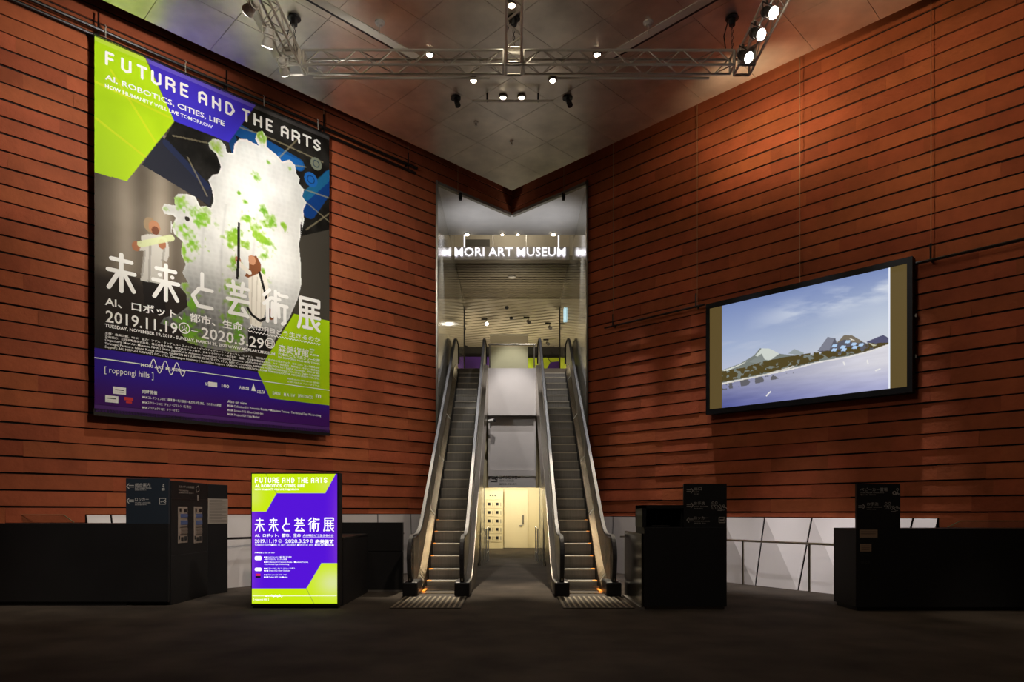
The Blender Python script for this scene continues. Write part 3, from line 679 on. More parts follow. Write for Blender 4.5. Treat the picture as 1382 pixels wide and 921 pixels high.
# the museum's line that swings into a wave round its name
u0, v0 = fb.uv(128, 483); ut, _ = fb.uv(189, 490); ua, _ = fb.uv(203, 490); ub, _ = fb.uv(250, 495); P = [(ua, v0)]
stroke(mb, fb, [(u0, v0), (ut, v0)], .008)
for i in range(1, 61): P.append((ua+(ub-ua)*i/60, v0-.115*math.sin(2*math.pi*3*i/60)))
P += [(ub+.02, v0), (BW, v0)]
stroke(mb, fb, P, .007)
ptext(mb, fb, '[ roppongi hills ]', 141, 207, 494.6, 502.6, bold=.0)
ptext(mb, fb, '同時開催', 192, 212, 526, 530.6, bold=.02)
for s_, x_, y_ in (('MAMコレクション011：横溝 静＋松川朋奈―私たちが生きる、それぞれの時間', 298, 534), ('MAMスクリーン012：チェン・ジエレン（陳界仁）', 258, 541), ('MAMプロジェクト027：タラ・マダニ', 242, 548)): ptext(mb, fb, s_, 192, x_, y_, y_+3.6)
ptext(mb, fb, 'Also on view', 307, 333, 540, 543.6)
for s_, x_, y_ in (('MAM Collection 011: Yokomizo Shizuka + Matsukawa Tomona - The Personal Days We Are Living', 433, 546), ('MAM Screen 012: Chen Chieh-Jen', 355, 552), ('MAM Project 027: Tala Madani', 350, 557.6)): ptext(mb, fb, s_, 307, x_, y_, y_+3.0)
for s_, a, b, y_ in (('NTT DATA', 277, 291, 516.2), ('100', 299, 309, 518.6), ('大林組', 322, 336, 520.6), ('DELTA', 347, 357.4, 526.4), ('DAIKIN', 368, 378, 528.4), ('M A I I V', 383, 398, 530.4), ('JAPAN TOBACCO', 402, 422, 532), ('m', 426, 433, 532.4)): ptext(mb, fb, s_, a, b, y_, y_+4.2, bold=.02)
mb.build_lines('small_print', M_print, ban)
mb = MB(); mc = MB()
def rect(m_, fc, xa, ya, xb, yb, off=.003):
    (a, b), (c_, d) = fc.uv(xa, ya), fc.uv(xb, yb); m_.face([fc.p(a, b, off), fc.p(a, d, off), fc.p(c_, d, off), fc.p(c_, b, off)])
for r_ in ((152.4, 521.8, 170, 533.5), (142, 533.5, 159.6, 544.5), (281, 515.2, 293, 523, .002)): mb = MB(); rect(mb, fb, *r_); mb.build('badge', M_print, ban)
mb = MB()
u, v = fb.uv(339, 524); 
mb.face([fb.p(u, v+.05, .003), fb.p(u+.09, v+.05, .003), fb.p(u+.045, v-.1, .003)])
mb.build('badge', M_print, ban)
rect(mc, fb, 167.5, 536, 179.6, 541.5); rect(mc, fb, 170, 541.5, 178, 545)
mc.build('badge', mat('red_print', (200, 22, 30), .5), ban)
mc = MB()
for xa, ya, xb, yb in ((155.5, 525.5, 167, 528), (155.5, 529.5, 167, 530.5), (145, 537, 156.5, 539.4), (145, 541, 156.5, 542)): rect(mc, fb, xa, ya, xb, yb, .006)
mc.build('badge_lettering', mat('black_print', (20, 18, 20), .5), ban)
# the long black rail it hangs from, with its hooks and wires
def wall_tube(W, off, pts): 
    f = wall_face(W, off, 600 if W.sd < 0 else 800, 300); return [f.p(*f.uv(*p)) for p in pts]
t = thing('hanging_rail', 'long black double rail that the exhibition banner hangs from', 'rail', wall_tube(WL, .16, [(300, 112)])[0])
def rail_on(t, W, p0, p1, off, r=.022, hooks=(), gap=.1, second=True):
    f = wall_face(W, off, *p0); u1, _ = f.uv(*p1)
    mb = MB(); mb.tube([f.p(0, 0), f.p(u1, 0)], r, 8)
    if second: mb.tube([f.p(0, gap, -.05), f.p(u1, gap, -.05)], r*.9, 8)
    mb.build('rail_bar', M_rail, t)
    for hx in hooks:
        u, _ = f.uv(hx, p0[1]); mb = MB(); mb.tube([f.p(u, .12 if second else 0, 0), f.p(u, -.28, 0)], .016, 6); mb.obox(f.p(u, .0, -off/2), f.A*.015, f.N*off/2, (0, 0, .015)); mb.build('hook', M_rail, t)
    return f
rail_on(t, WL, (-60, -45), (563, 227), .16, .03, (133, 306, 437, 551))
mb = MB()
for hx in (143, 251, 357, 430):
    u, _ = fb.uv(hx, 60); mb.tube([fb.p(u, .03, -.01), fb.p(u, -.2, -.03)], .01, 6); mb.tube([fb.p(u, -.2, -.03), fb.p(u+.02, -.24, -.04), fb.p(u, -.27, -.05)], .008, 6)
mb.build('clip', M_alu, ban)

# ------------------------------------------------------------------ wall screen
fs = wall_face(WR, .2, 954, 418); SW = fs.uv(1230.5, 400)[0]
sc_ = thing('video_screen', 'large black-framed video screen showing a beach under blue sky', 'screen', fs.p(SW/2, 1.5))
f2 = wall_face(WR, .2, 958.3, 417); PW = fs.uv(1224.5, 400)[0]-fs.uv(958.3, 417)[0]; PH = f2.uv(958.3, 553)[1]
du, dv_ = fs.uv(958.3, 417)
bz = .085
mb = MB(); f2i = f2
for u0, u1, v0, v1 in ((-bz, PW+bz, -bz-.02, 0), (-bz, PW+bz, PH, PH+bz+.02), (-bz, 0, 0, PH), (PW, PW+bz, 0, PH)):
    mb.obox(f2.p((u0+u1)/2, (v0+v1)/2, -.06), f2.A*((u1-u0)/2), f2.N*.085, (0, 0, (v1-v0)/2))
mb.build('bezel', mat('black_bezel', (13, 16, 21), .5, 0, 0, 0, 6, 0, 40, .2), sc_)
mb = MB(); mb.obox(f2.p(PW/2, PH/2, -.1), f2.A*(PW/2), f2.N*.07, (0, 0, PH/2)); mb.build('back_housing', M_rail, sc_)
mb = MB()
for v in (.9, 1.6): mb.obox(f2.p(PW+bz+.02, v, -.08), f2.A*.02, f2.N*.02, (0, 0, .03))
mb.obox(f2.p(-bz-.02, 1.25, -.08), f2.A*.02, f2.N*.02, (0, 0, .03)); mb.build('bracket', M_lampg, sc_)
def k3(*pts): return [f2.uv(960+x/4.386, 350+y/4.386) for x, y in pts]
def beach(u, v):
    x, y = u/PW, v/PH
    c = np.zeros(u.shape+(3,))
    hz = np.clip(y*1.5, 0, 1); sky = np.stack([122+62*hz+24*x*hz, 140+56*hz+20*x*hz, 188+30*hz], -1); c[:] = sky
    m = np.clip(1.7*y-.75, 0, 1); pk = np.array((188, 178, 196)); c[:] = c*(1-m[..., None]*.8)+pk*m[..., None]*.8
    cl = fbm(x*5+.5*y, y*11-x*2, 2, 5); b1 = np.exp(-((y-.2+.1*(x-.5))/.10)**2)*np.clip((x-.2)*2.4, 0, 1)
    a = np.clip((cl-.34)*3.6, 0, 1)*b1*.9; c[:] = c*(1-a[..., None])+np.array((226, 230, 236))*a[..., None]
    a = np.clip((fbm(x*4, y*16, 9)-.5)*3, 0, 1)*np.exp(-((y-.42)/.1)**2)*.4; c[:] = c*(1-a[..., None])+np.array((214, 214, 222))*a[..., None]
    a = np.clip((x-.55)*1.2, 0, .4)*np.exp(-((y-.45)/.25)**2); c[:] = c*(1-a[..., None])+np.array((222, 228, 236))*a[..., None]
    # hills and roofs
    put(c, inpoly(u, v, k3((60, 660), (170, 620), (255, 570), (290, 528), (330, 532), (400, 560), (520, 575), (640, 560), (1055, 520), (1055, 560), (60, 740))), (120, 126, 120))
    put(c, inpoly(u, v, k3((630, 545), (690, 462), (735, 470), (745, 500), (790, 448), (830, 455), (890, 488), (920, 500), (1010, 470), (1055, 474), (1055, 520), (700, 570))), (92, 92, 104))
    put(c, inpoly(u, v, k3((262, 572), (300, 528), (345, 530), (405, 560), (350, 600), (320, 596))), (206, 212, 204)); put(c, inpoly(u, v, k3((225, 610), (300, 560), (320, 600), (280, 620))), (132, 138, 134)); put(c, inpoly(u, v, k3((455, 560), (492, 532), (550, 556), (540, 572))), (150, 158, 160))
    put(c, inpoly(u, v, k3((65, 660), (140, 636), (215, 604), (180, 626), (90, 664))), (214, 216, 204))
    put(c, inpoly(u, v, k3((632, 545), (690, 464), (730, 472), (700, 540))), (126, 128, 142)); put(c, inpoly(u, v, k3((740, 500), (788, 450), (835, 452), (900, 490), (850, 500), (790, 476))), (122, 112, 96)); put(c, inpoly(u, v, k3((920, 490), (1020, 448), (1055, 474), (1055, 496), (930, 500))), (84, 84, 112))
    n = fbm(x*46, y*40, 12); t_ = (n > .38)
    put(c, inpoly(u, v, k3((60, 665), (200, 640), (330, 600), (560, 560), (720, 540), (900, 500), (1055, 494), (1055, 508), (900, 552), (640, 600), (440, 650), (250, 690), (60, 730))) & t_, (82, 70, 36))
    for p in ((730, 514), (728, 538), (780, 521), (786, 537), (808, 490), (845, 504), (850, 523), (888, 508)):
        put(c, inpoly(u, v, k3((p[0]-18, p[1]+8), (p[0]-8, p[1]-9), (p[0]+18, p[1]-9), (p[0]+10, p[1]+8))), (176, 206, 240))
    put(c, inpoly(u, v, k3((820, 468), (850, 480), (830, 482))), (235, 230, 220)); put(c, inpoly(u, v, k3((930, 495), (985, 510), (960, 516))), (190, 186, 160))
    # water
    shore = inpoly(u, v, k3((60, 742), (250, 702), (440, 662), (640, 612), (820, 580), (940, 548), (1055, 508), (1055, 800), (60, 900)))
    k_ = np.clip((x-.1)*1.3, 0, 1); d_ = np.clip((y-.78)/.2, 0, 1); wt = np.stack([136+82*k_-50*d_, 138+78*k_-46*d_, 170+54*k_-18*d_], -1)
    wt += ((fbm(x*9, y*40, 33)-.5)*22)[..., None]; c[shore] = wt[shore]
    for a, b in zip(k3((60, 738), (250, 700), (440, 660), (640, 610), (820, 578), (940, 546)), k3((250, 700), (440, 660), (640, 610), (820, 578), (940, 546), (1055, 506))): put(c, segd(u, v, a, b) < .014, (226, 222, 220))
    for a, b in zip(k3((60, 742), (300, 690), (400, 668)), k3((300, 690), (490, 634), (490, 636))): put(c, segd(u, v, a, b) < .01, (210, 206, 196))
    rf = inpoly(u, v, k3((60, 745), (240, 705), (490, 668), (480, 690), (300, 730), (60, 778))) & (fbm(x*40, y*14, 50) > .5); put(c, rf, (86, 84, 84), .8)
    for a, b in (((328, 810), (352, 784)), ((975, 660), (1000, 650)), ((925, 600), (928, 620)), ((784, 610), (790, 625))): put(c, segd(u, v, *k3(a, b)) < .012, (236, 234, 232))
    bars = (u < f2.uv(974.6, 420)[0]) | (u > f2.uv(1201, 400)[0]); put(c, bars, (92, 76, 42))
    put(c, np.abs(u-f2.uv(1200.6, 400)[0]) < .012, (236, 240, 250))
    return c
sheet('picture', f2, PW, PH, 440, 250, beach, colmat('screen_picture', .5, .97, 0, 0, .1), sc_, .01)

# wires and rods on the right wall
for (p0, p1, hooks, lab, wx) in (((816, 443), (951, 415.3), (827, 939), 'thin black hanging rod between the video screen and the passage', (827,)), ((1236, 355.6), (1400, 318), (1256,), 'thin black hanging rod on the far side of the video screen from the passage', ())):
    t = thing('hanging_rod', lab, 'rod', wall_tube(WR, .14, [p0])[0]); rail_on(t, WR, p0, p1, .14, .022, hooks, 0, False)
def wire(W, off, px, y0, y1, label):
    f = wall_face(W, off, px, y0); v1 = f.uv(px, y1)[1]
    mb = MB(); mb.tube([f.p(0, -.0), f.p(0, v1)], .0065, 5)
    o = mb.build('suspension_wire', mat('pale_wire', (170, 130, 96), .5, .3)); tag(o, label, 'wire', 'thin suspension wires on the stone walls')
for px_, y1, lab in ((827.5, 434, 'thin wire hanging to the rod end nearest the passage, on the screen wall'), (941, 418, 'thin wire dropping to the rod just beside the video screen'), (1079.5, 384, 'thin wire dropping to the top of the video screen'), (1256.5, 342, 'thin wire dropping to the rod outward of the video screen')):
    p = px_-CX; wire(WR, .14, px_, HZ-9.4*935*(1+p/935)/18.8, y1, lab)
for px_, y1, lab in ((437, 170, 'thin wire dropping to the rail beside the banner corner'), (551, 216, 'thin wire dropping to the banner rail end near the passage'), (618, 262, 'thin wire on the banner wall dropping to the head of the passage')):
    p = CX-px_; wire(WL, .16, px_, HZ-9.4*935*(1+p/935)/18.8, y1, lab)
wire(WR, .16, 761, HZ-9.4*935*(1+70/935)/18.8, 262, 'thin wire on the screen wall dropping to the head of the passage')

# ------------------------------------------------------------------ truss, hoists, lamps
TY, TZ, TS = 11.4, 9.04, .239
def truss(label, p0, p1, plate_ends=True):
    p0, p1 = Vector(p0), Vector(p1); d = (p1-p0); L = d.length; d.normalize(); sdv = Vector((0, 0, 1)).cross(d)
    t = thing('lighting_truss', label, 'truss', p0, 'aluminium lighting trusses')
    cr = [(a*TS/2, b*TS/2) for a, b in ((-1, -1), (1, -1), (1, 1), (-1, 1))]
    def q(i, s_): a, b = cr[i]; return p0+d*s_+sdv*a+Vector((0, 0, b))
    for i in range(4):
        mb = MB(); mb.tube([q(i, 0), q(i, L)], .021, 8); mb.build('chord', M_alu, t)
    mb = MB(); n = max(1, round(L/.3)); st = L/n
    for i in range(4):
        j = (i+1) % 4
        for k in range(n):
            a, b = (i, j) if (k+i) % 2 == 0 else (j, i); mb.tube([q(a, k*st+.02), q(b, (k+1)*st-.02)], .0095, 5)
    mb.build('lattice', M_alu, t)
    for s_ in (0, L):
        mb = MB()
        for i in range(4): mb.tube([q(i, s_), q((i+1) % 4, s_)], .02, 6)
        mb.build('end_frame', M_alu, t)
    return t
tc = TZ-TS/2
truss('half of the cross truss nearer the banner', (-3.44, TY+TS/2, tc), (-.15, TY+TS/2, tc))
truss('half of the cross truss nearer the video screen wall', (.20, TY+TS/2, tc), (3.66, TY+TS/2, tc))
truss('middle truss running toward the viewer under the ceiling', (.03, 4.6, tc), (.03, TY-.06, tc))
truss('side truss carrying the white spotlights by the banner', (-3.62, 4.6, tc), (-3.62, TY-.06, tc))
truss('side truss carrying the lit grey spotlights by the screen wall', (3.86, 4.6, tc), (3.86, TY-.06, tc))
for x_, nm in ((-3.62, 'square corner joint block at the banner end of the cross truss'), (.03, 'square joint block in the middle of the cross truss'), (3.86, 'square corner joint block at the screen end of the cross truss')):
    t = thing('truss_joint', nm, 'truss', (x_, TY+TS/2, tc), 'aluminium truss joints'); h = TS/2+.01; mb = MB()
    for a in (-1, 1):
        for b in (-1, 1):
            y = TY+TS/2
            mb.tube([(x_-h, y+a*h, tc+b*h), (x_+h, y+a*h, tc+b*h)], .022, 6); mb.tube([(x_+a*h, y-h, tc+b*h), (x_+a*h, y+h, tc+b*h)], .022, 6); mb.tube([(x_+a*h, y+b*h, tc-h), (x_+a*h, y+b*h, tc+h)], .022, 6)
    mb.build('frame', M_alu, t)
    mb = MB(); mb.box(x_-h, x_+h, TY-.02, TY-.006, tc+h-.1, tc+h+.02); mb.box(x_-h, x_+h, TY-.02, TY-.006, tc-h-.02, tc-h+.05); mb.build('plate', M_alu, t)
mb = MB(); mb.tube([(-3.3, 11.53, 8.66), (-.37, 11.53, 8.66)], .022, 8)
o = mb.build('pipe', M_alu); tag(o, 'thin pipe slung under the banner half of the cross truss', 'pipe')
mb = MB(); mb.tube([(.75, 11.53, 8.66), (3.28, 11.53, 8.66)], .022, 8)
o = mb.build('pipe', M_alu); tag(o, 'thin pipe slung under the screen half of the cross truss', 'pipe')
for x_, nm in ((-3.62, 'black chain hoist over the truss corner nearer the banner'), (.03, 'black chain hoist on the ceiling over the middle truss'), (3.66, 'black chain hoist over the truss corner nearer the screen wall')):
    y = 11.52
    t = thing('chain_hoist', nm, 'hoist', (x_, y, CEIL), 'chain hoists carrying the trusses')
    mb = MB(); mb.tube([(x_, y, CEIL), (x_, y, CEIL-.03), (x_, y, CEIL-.04), (x_, y, CEIL-.14)], [.1, .11, .06, .05], 12); mb.build('mount', M_rubber, t)
    mb = MB()
    for k in range(7):
        z = CEIL-.15-k*.056; a = (k % 2)
        mb.tube([(x_-(.014 if a else 0), y-(0 if a else .014), z), (x_-(.014 if a else 0), y-(0 if a else .014), z-.05)], .007, 4); mb.tube([(x_+(.014 if a else 0), y+(0 if a else .014), z), (x_+(.014 if a else 0), y+(0 if a else .014), z-.05)], .007, 4)
    mb.build('chain', M_lampg, t)
    mb = MB(); mb.tube([(x_-.06, y+.02, CEIL-.05), (x_-.13, y+.02, CEIL-.3), (x_-.1, y+.03, CEIL-.5)], .01, 5); mb.build('cable', M_rubber, t)

def spotlight(loc, aim, label, body, group, power, size, square=False, color=(1, .95, .88), blend=.3):
    loc, aim = Vector(loc), Vector(aim); d = (aim-loc).normalized()
    t = thing('spotlight', label, 'spotlight', loc, group)
    K = .72; b0 = loc-d*.17*K
    mb = MB(); prof = [(0, .05), (.02, .075), (.08, .085), (.085, .1), (.1, .1), (.105, .085), (.13, .085), (.135, .1), (.15, .1), (.155, .088), (.2, .09), (.3, .115), (.34, .118)]
    mb.tube([b0+d*a*K for a, _ in prof], [r*K for _, r in prof], 16); mb.build('lamp_body', body, t, smooth=False)
    mb = MB(); e = b0+d*.343*K; mb.tube([e, e+d*.006], .108*K, 20); mb.build('lens', M_lens, t)
    s_ = d.cross(Vector((0, 0, 1))).normalized(); c = b0+d*.14*K; mb = MB()
    mb.tube([c+s_*.07, c+s_*.09, c+s_*.09+Vector((0, 0, .12)), c-s_*.09+Vector((0, 0, .12)), c-s_*.09, c-s_*.07], .009, 6)
    mb.tube([c+Vector((0, 0, .12)), c+Vector((0, 0, .17))], .018, 8); mb.build('yoke', body, t)
    lamp('spotlight_lamp', e+d*.03, aim, power, size, blend, .06, color, t, square)
    return t
bc = fb.p(BW/2, BH*.42)
LS = [((-3.68, 11.12, 8.6), fb.p(BW*.95, BH*.3), 'white spotlight aimed at the banner, nearest the truss corner'), ((-3.68, 10.46, 8.6), fb.p(BW*.5, BH*.85), 'white spotlight on the left truss, second from the truss corner'), ((-3.68, 9.81, 8.6), fb.p(BW*.15, BH*.2), 'white spotlight on the left truss, farthest from the truss corner')]
for l_, a_, lb in LS: spotlight(l_, a_, lb, M_lampw, 'white spotlights aimed at the banner', P_BANNER, 84, False, (1, .96, .9), .8)
RS = [((3.65, 10.9, 8.62), (4.9, 8.9, 6.6), 'lit grey spotlight by the screen wall, nearest the truss corner'), ((3.66, 10.39, 8.62), (4.9, 8.2, 6.6), 'lit grey spotlight on the right truss, second from the truss corner'), ((3.68, 9.95, 8.62), (4.9, 7.5, 6.6), 'lit grey spotlight on the right truss, farthest from the truss corner')]
for l_, a_, lb in RS: spotlight(l_, a_, lb, M_lampg, 'grey spotlights aimed at the right wall', P_RIGHT, 140, False, (1, .82, .6), 1)
# white cable boxes along the left truss
for k, (ya, yb, lb) in enumerate(((10.76, 11.26, 'white box on the truss beside the corner spotlight'), (10.12, 10.6, 'white box on the truss above the second white spotlight'))):
    mb = MB(); mb.box(-3.86, -3.76, ya, yb, 8.8, 8.89); o = mb.build('cable_box', M_lampw, bevel=.01); tag(o, lb, 'box', 'white boxes on the left truss')

def ceil_pt(px, py, z=CEIL): y = (z-EYE)*F/(HZ-py); return Vector(((px-CX)*y/F, y, z))
DL = [(580, 71, 'lit downlight seen above the banner half of the cross truss'), (806, 71, 'lit downlight seen above the screen half of the cross truss'), (639, 106, 'lit downlight just below the banner half of the cross truss'), (746, 106, 'lit downlight just below the screen half of the cross truss'), (679, 129, 'lit downlight over the short ceiling bar, nearer the banner'), (704, 129, 'lit downlight over the short ceiling bar, nearer the screen wall'), (690.5, 4, 'lit downlight seen through the middle truss at the top')]
for px_, py_, lb in DL:
    p = ceil_pt(px_, py_); t = thing('downlight', lb, 'downlight', p, 'small ceiling downlights')
    mb = MB(); mb.tube([p+Vector((0, 0, -.001)), p+Vector((0, 0, -.03)), p+Vector((0, 0, -.045))], [.085, .085, .07], 16); mb.build('ring', M_lampg, t)
    mb = MB(); mb.tube([p+Vector((0, 0, -.045)), p+Vector((0, 0, -.06))], [.06, .045], 14); mb.build('bulb', M_lensw, t)
    lamp('downlight_lamp', p+Vector((0, 0, -.08)), p+Vector((0, 1.0, -9)), P_DOWN, 70, .8, .04, (1, .86, .66), t)
for px_, py_, lb in ((615, 133, 'unlit black ceiling spot on the banner side of the short bar'), (766, 133, 'unlit black ceiling spot on the screen side of the short bar')):
    p = ceil_pt(px_, py_-2); t = thing('ceiling_spot', lb, 'spotlight', p, 'unlit black ceiling spots')
    mb = MB(); mb.tube([p, p+Vector((0, 0, -.04))], .1, 14); mb.build('mount', M_rubber, t)
    mb = MB(); mb.tube([p+Vector((0, 0, -.04)), p+Vector((.02, -.02, -.1)), p+Vector((.05, -.05, -.2))], [.03, .05, .055], 12); mb.build('head', M_rubber, t)
for px_, py_, lb in ((512.5, 30, 'round pale smoke detector beside the slot diffuser nearer the banner'), (875, 30, 'round pale smoke detector beside the slot diffuser nearer the screen wall')):
    p = ceil_pt(px_, py_); t = thing('smoke_detector', lb, 'smoke detector', p, 'smoke detectors on the ceiling')
    mb = MB(); mb.tube([p, p+Vector((0, 0, -.02)), p+Vector((0, 0, -.03)), p+Vector((0, 0, -.06))], [.085, .085, .065, .045], 16); mb.build('housing', M_plaster, t)
    mb = MB(); mb.tube([p+Vector((0, 0, -.06)), p+Vector((0, 0, -.2))], .006, 5); mb.build('pull_cord', M_alu, t)
for px_, py_, lb in ((642.5, 165, 'small sprinkler head between the short ceiling bar and the banner wall'), (690.5, 191, 'small sprinkler head on the ceiling near the wall corner')):
    p = ceil_pt(px_, py_); mb = MB(); mb.tube([p, p+Vector((0, 0, -.02)), p+Vector((0, 0, -.022)), p+Vector((0, 0, -.07)), p+Vector((0, 0, -.072)), p+Vector((0, 0, -.08))], [.05, .05, .015, .015, .03, .03], 10)
    o = mb.build('sprinkler', M_alu); tag(o, lb, 'sprinkler', 'ceiling sprinklers')
p = ceil_pt(692, 136.5, 9.51); t = thing('ceiling_bar', 'short metal bar hung under the ceiling between two pairs of downlights', 'bar', p)
mb = MB(); mb.tube([p+Vector((-.79, 0, 0)), p+Vector((.8, 0, 0))], .024, 8); mb.build('pipe', M_alu, t)
for x_ in (-.5, .5):
    mb = MB(); mb.tube([p+Vector((x_, 0, -.02)), p+Vector((x_, 0, .155))], .02, 6); mb.build('hanger', M_rubber, t)
# slots: pale diffuser band with a black slit beside it, parallel to the walls
for sd, W2, lb in ((-1, WR, 'long pale slot diffuser in the ceiling near the banner'), (1, WL, 'long pale slot diffuser in the ceiling near the screen wall')):
    def cp(a, b, z): return Vector((sd*(R2*(a-b)), D-R2*(a+b), z))
    # runs along direction (sd,-1): a grows; b fixed
    b0 = (D-14.37)*R2; a0 = b0+1.77/R2
    t = thing('slot_diffuser', lb, 'air diffuser', cp(a0, b0, CEIL), 'slot diffusers in the ceiling')
    mb = MB(); z0, z1 = CEIL-.012, CEIL-.002
    mb.hexa([cp(a0, b0-.0, z0), cp(a0+9, b0, z0), cp(a0+9, b0+.16, z0), cp(a0, b0+.16, z0), cp(a0, b0, z1), cp(a0+9, b0, z1), cp(a0+9, b0+.16, z1), cp(a0, b0+.16, z1)]); mb.build('diffuser', mat('pale_diffuser', (226, 220, 208), .5), t)
    mb = MB(); mb.hexa([cp(a0, b0-.045, z0), cp(a0+9, b0-.045, z0), cp(a0+9, b0, z0), cp(a0, b0, z0), cp(a0, b0-.045, z1), cp(a0+9, b0-.045, z1), cp(a0+9, b0, z1), cp(a0, b0, z1)]); mb.build('slit', M_rubber, t)

# ------------------------------------------------------------------ museum sign in the passage
SY = 21.7
fsg = Face(((613.6-CX)*SY/F, SY, EYE+(HZ-333.5)*SY/F), (1, 0, 0), (0, -1, 0))
t = thing('museum_sign', 'lit white museum name sign hanging across the top of the passage', 'sign', (0, SY, 9.6))
u1, vb = fsg.uv(763.2, 346)
mb = MB(); text(mb, fsg, 'MORI ART MUSEUM', 0, u1, 0.02, vb, .03, .006)
mb2 = MB()
for f in mb.f:
    P = [Vector(mb.v[i]) for i in f]; mb2.face(P); 
mb2.build('letters', M_signlit, t)
mb = MB(); mb.box(-1.80, 1.80, SY+.02, SY+.05, fsg.O.z-vb-.1, fsg.O.z+.02); mb.build('backing_plate', mat('sign_plate', (176, 174, 172), .35, .6), t)
for x_ in (-1.49, 1.46):
    mb = MB(); mb.tube([(x_, SY+.0, fsg.O.z-.0), (x_, SY+.0, 10.35)], .022, 8); mb.build('lit_tube', M_signlit, t)
for x_ in (-.6, .45):
    mb = MB(); mb.tube([(x_, SY+.03, fsg.O.z), (x_, SY+.03, 11.2)], .012, 6); mb.build('hanger', M_alu, t)
mb = MB(); mb.box(-1.5, -.72, 22.44, 22.5, 9.98, 10.28); o = mb.build('air_grille', mat('grey_grille', (96, 92, 84), .6)); tag(o, 'grey air grille above the lit museum sign', 'air vent')
for px_, py_, lb in ((630.3, 319, 'lit passage ceiling lamp over the first letter of the lit sign'), (678, 319.5, 'small lit passage ceiling lamp over the middle word of the sign'), (699, 319.5, 'small lit passage ceiling lamp over the start of the last word'), (746.8, 319, 'lit passage ceiling lamp over the last letters of the lit sign')):
    y = 20.28; p = Vector(((px_-CX)*y/F, y, OPEN_Z)); r = .06 if px_ in (630.3, 746.8) else .04
    t = thing('downlight', lb, 'downlight', p, 'passage ceiling lamps'); mb = MB(); mb.tube([p, p+Vector((0, 0, -.03))], r*1.2, 12); mb.build('ring', M_lampg, t); mb = MB(); mb.tube([p+Vector((0, 0, -.03)), p+Vector((0, 0, -.05))], r, 12); mb.build('bulb', M_lensw, t)
for sd, lb in ((-1, 'small black fitting under the passage head on the banner side'), (1, 'small black fitting under the passage head on the screen side')):
    x_ = sd*1.31; y = D-abs(x_)-.02; p = Vector((x_, y-.06, OPEN_Z-.06)); mb = MB(); mb.tube([p+Vector((0, 0, .03)), p, p+Vector((0, 0, -.1)), p+Vector((0, 0, -.17))], [.02, .045, .05, .04], 10); o = mb.build('black_fitting', M_rubber); tag(o, lb, 'fitting', 'black fittings under the passage head')

# ------------------------------------------------------------------ upper hall
GY = 21.15
t = thing('glass_barrier', 'glass barrier with steel handrail at the upper floor edge between the escalators', 'barrier', (0, GY, FL2))
mb = MB(); mb.tube([(-.72, GY, 6.56), (.72, GY, 6.56)], .028, 10); mb.build('handrail', M_steel, t)
mb = MB(); mb.box(-.7, .7, GY-.006, GY+.006, FL2, 6.5); mb.build('glass_pane', M_glass, t)
for x_ in (-.68, .68):
    mb = MB(); mb.box(x_-.02, x_+.02, GY-.03, GY+.03, FL2, 6.56); mb.build('post', M_steel, t)
mb = MB(); mb.box(-.92, .66, 28.6, 29.6, FL2, 8.72); mb.mi = 1; mb.box(-.94, .68, 28.58, 29.62, 8.72, 8.8)
o = mb.build('display_partition', [mat('partition_white', (226, 214, 186), .7), mat('partition_cap', (236, 228, 206), .6)], bevel=.004); tag(o, 'pale free-standing partition on the upper floor behind the glass barrier', 'partition')
fp = Face((-4.2, 33.9, 9.05), (1, 0, 0), (0, -1, 0))
mb = MB(); mb.box(-4.2, -.9, 33.9, 34.0, FL2, 9.05); mb.mi = 1; mb.box(-2.78, -2.74, 33.88, 33.9, FL2, 9.0); mb.box(-2.55, -2.51, 33.88, 33.9, FL2, 9.0)
o = mb.build('purple_wall_panel', [mat('purple_panel', (84, 44, 138), .6), mat('panel_joint', (120, 90, 150), .6)]); tag(o, 'purple graphic wall panel on the upper floor', 'wall panel')
t = thing('green_wall_panel', 'lime green graphic wall panel with a purple corner, upper floor', 'wall panel', (2.2, 33.9, FL2))
mb = MB(); mb.box(.4, 4.2, 33.9, 34.0, FL2, 9.0); mb.build('panel', mat('lime_panel', (196, 214, 36), .6), t)
k = lambda px_, py_: ((px_-CX)*33.88/F, 33.88, EYE+(HZ-py_)*33.88/F)
mb = MB(); mb.prism([k(743, 489), k(755, 488), k(755, 500), k(737, 500)], (0, .02, 0)); mb.build('purple_field', MATS['purple_panel'], t)
mb = MB(); mb.prism([k(735.5, 478), k(736.2, 478), k(743.4, 489), k(742.6, 489)], (0, .02, 0)); mb.build('cell_line', M_rubber, t)
def hall_spot(px_, py_, lit, lb):
    z = OPEN_Z-.02; y = (z-EYE)*F/(HZ-py_); y = min(y, 33); p = Vector(((px_-CX)*y/F, y, z)); t = thing('track_spot', lb, 'spotlight', p, 'spotlights under the slatted upper hall ceiling')
    mb = MB(); mb.box(p.x-.2, p.x+.05, p.y-.02, p.y+.02, z-.06, z); mb.tube([p+Vector((0, 0, -.05)), p+Vector((0, 0, -.16))], .015, 6); mb.build('bracket', M_rubber, t)
    d = Vector((.25, -.8, -.45)).normalized(); c = p+Vector((0, 0, -.2)); mb = MB(); mb.tube([c-d*.13, c-d*.1, c+d*.12], [.04, .06, .075], 12); mb.build('head', M_lampg if not lit else M_lampw, t)
    if lit: mb = MB(); mb.tube([c+d*.12, c+d*.13], .068, 14); mb.build('lens', M_lens, t)
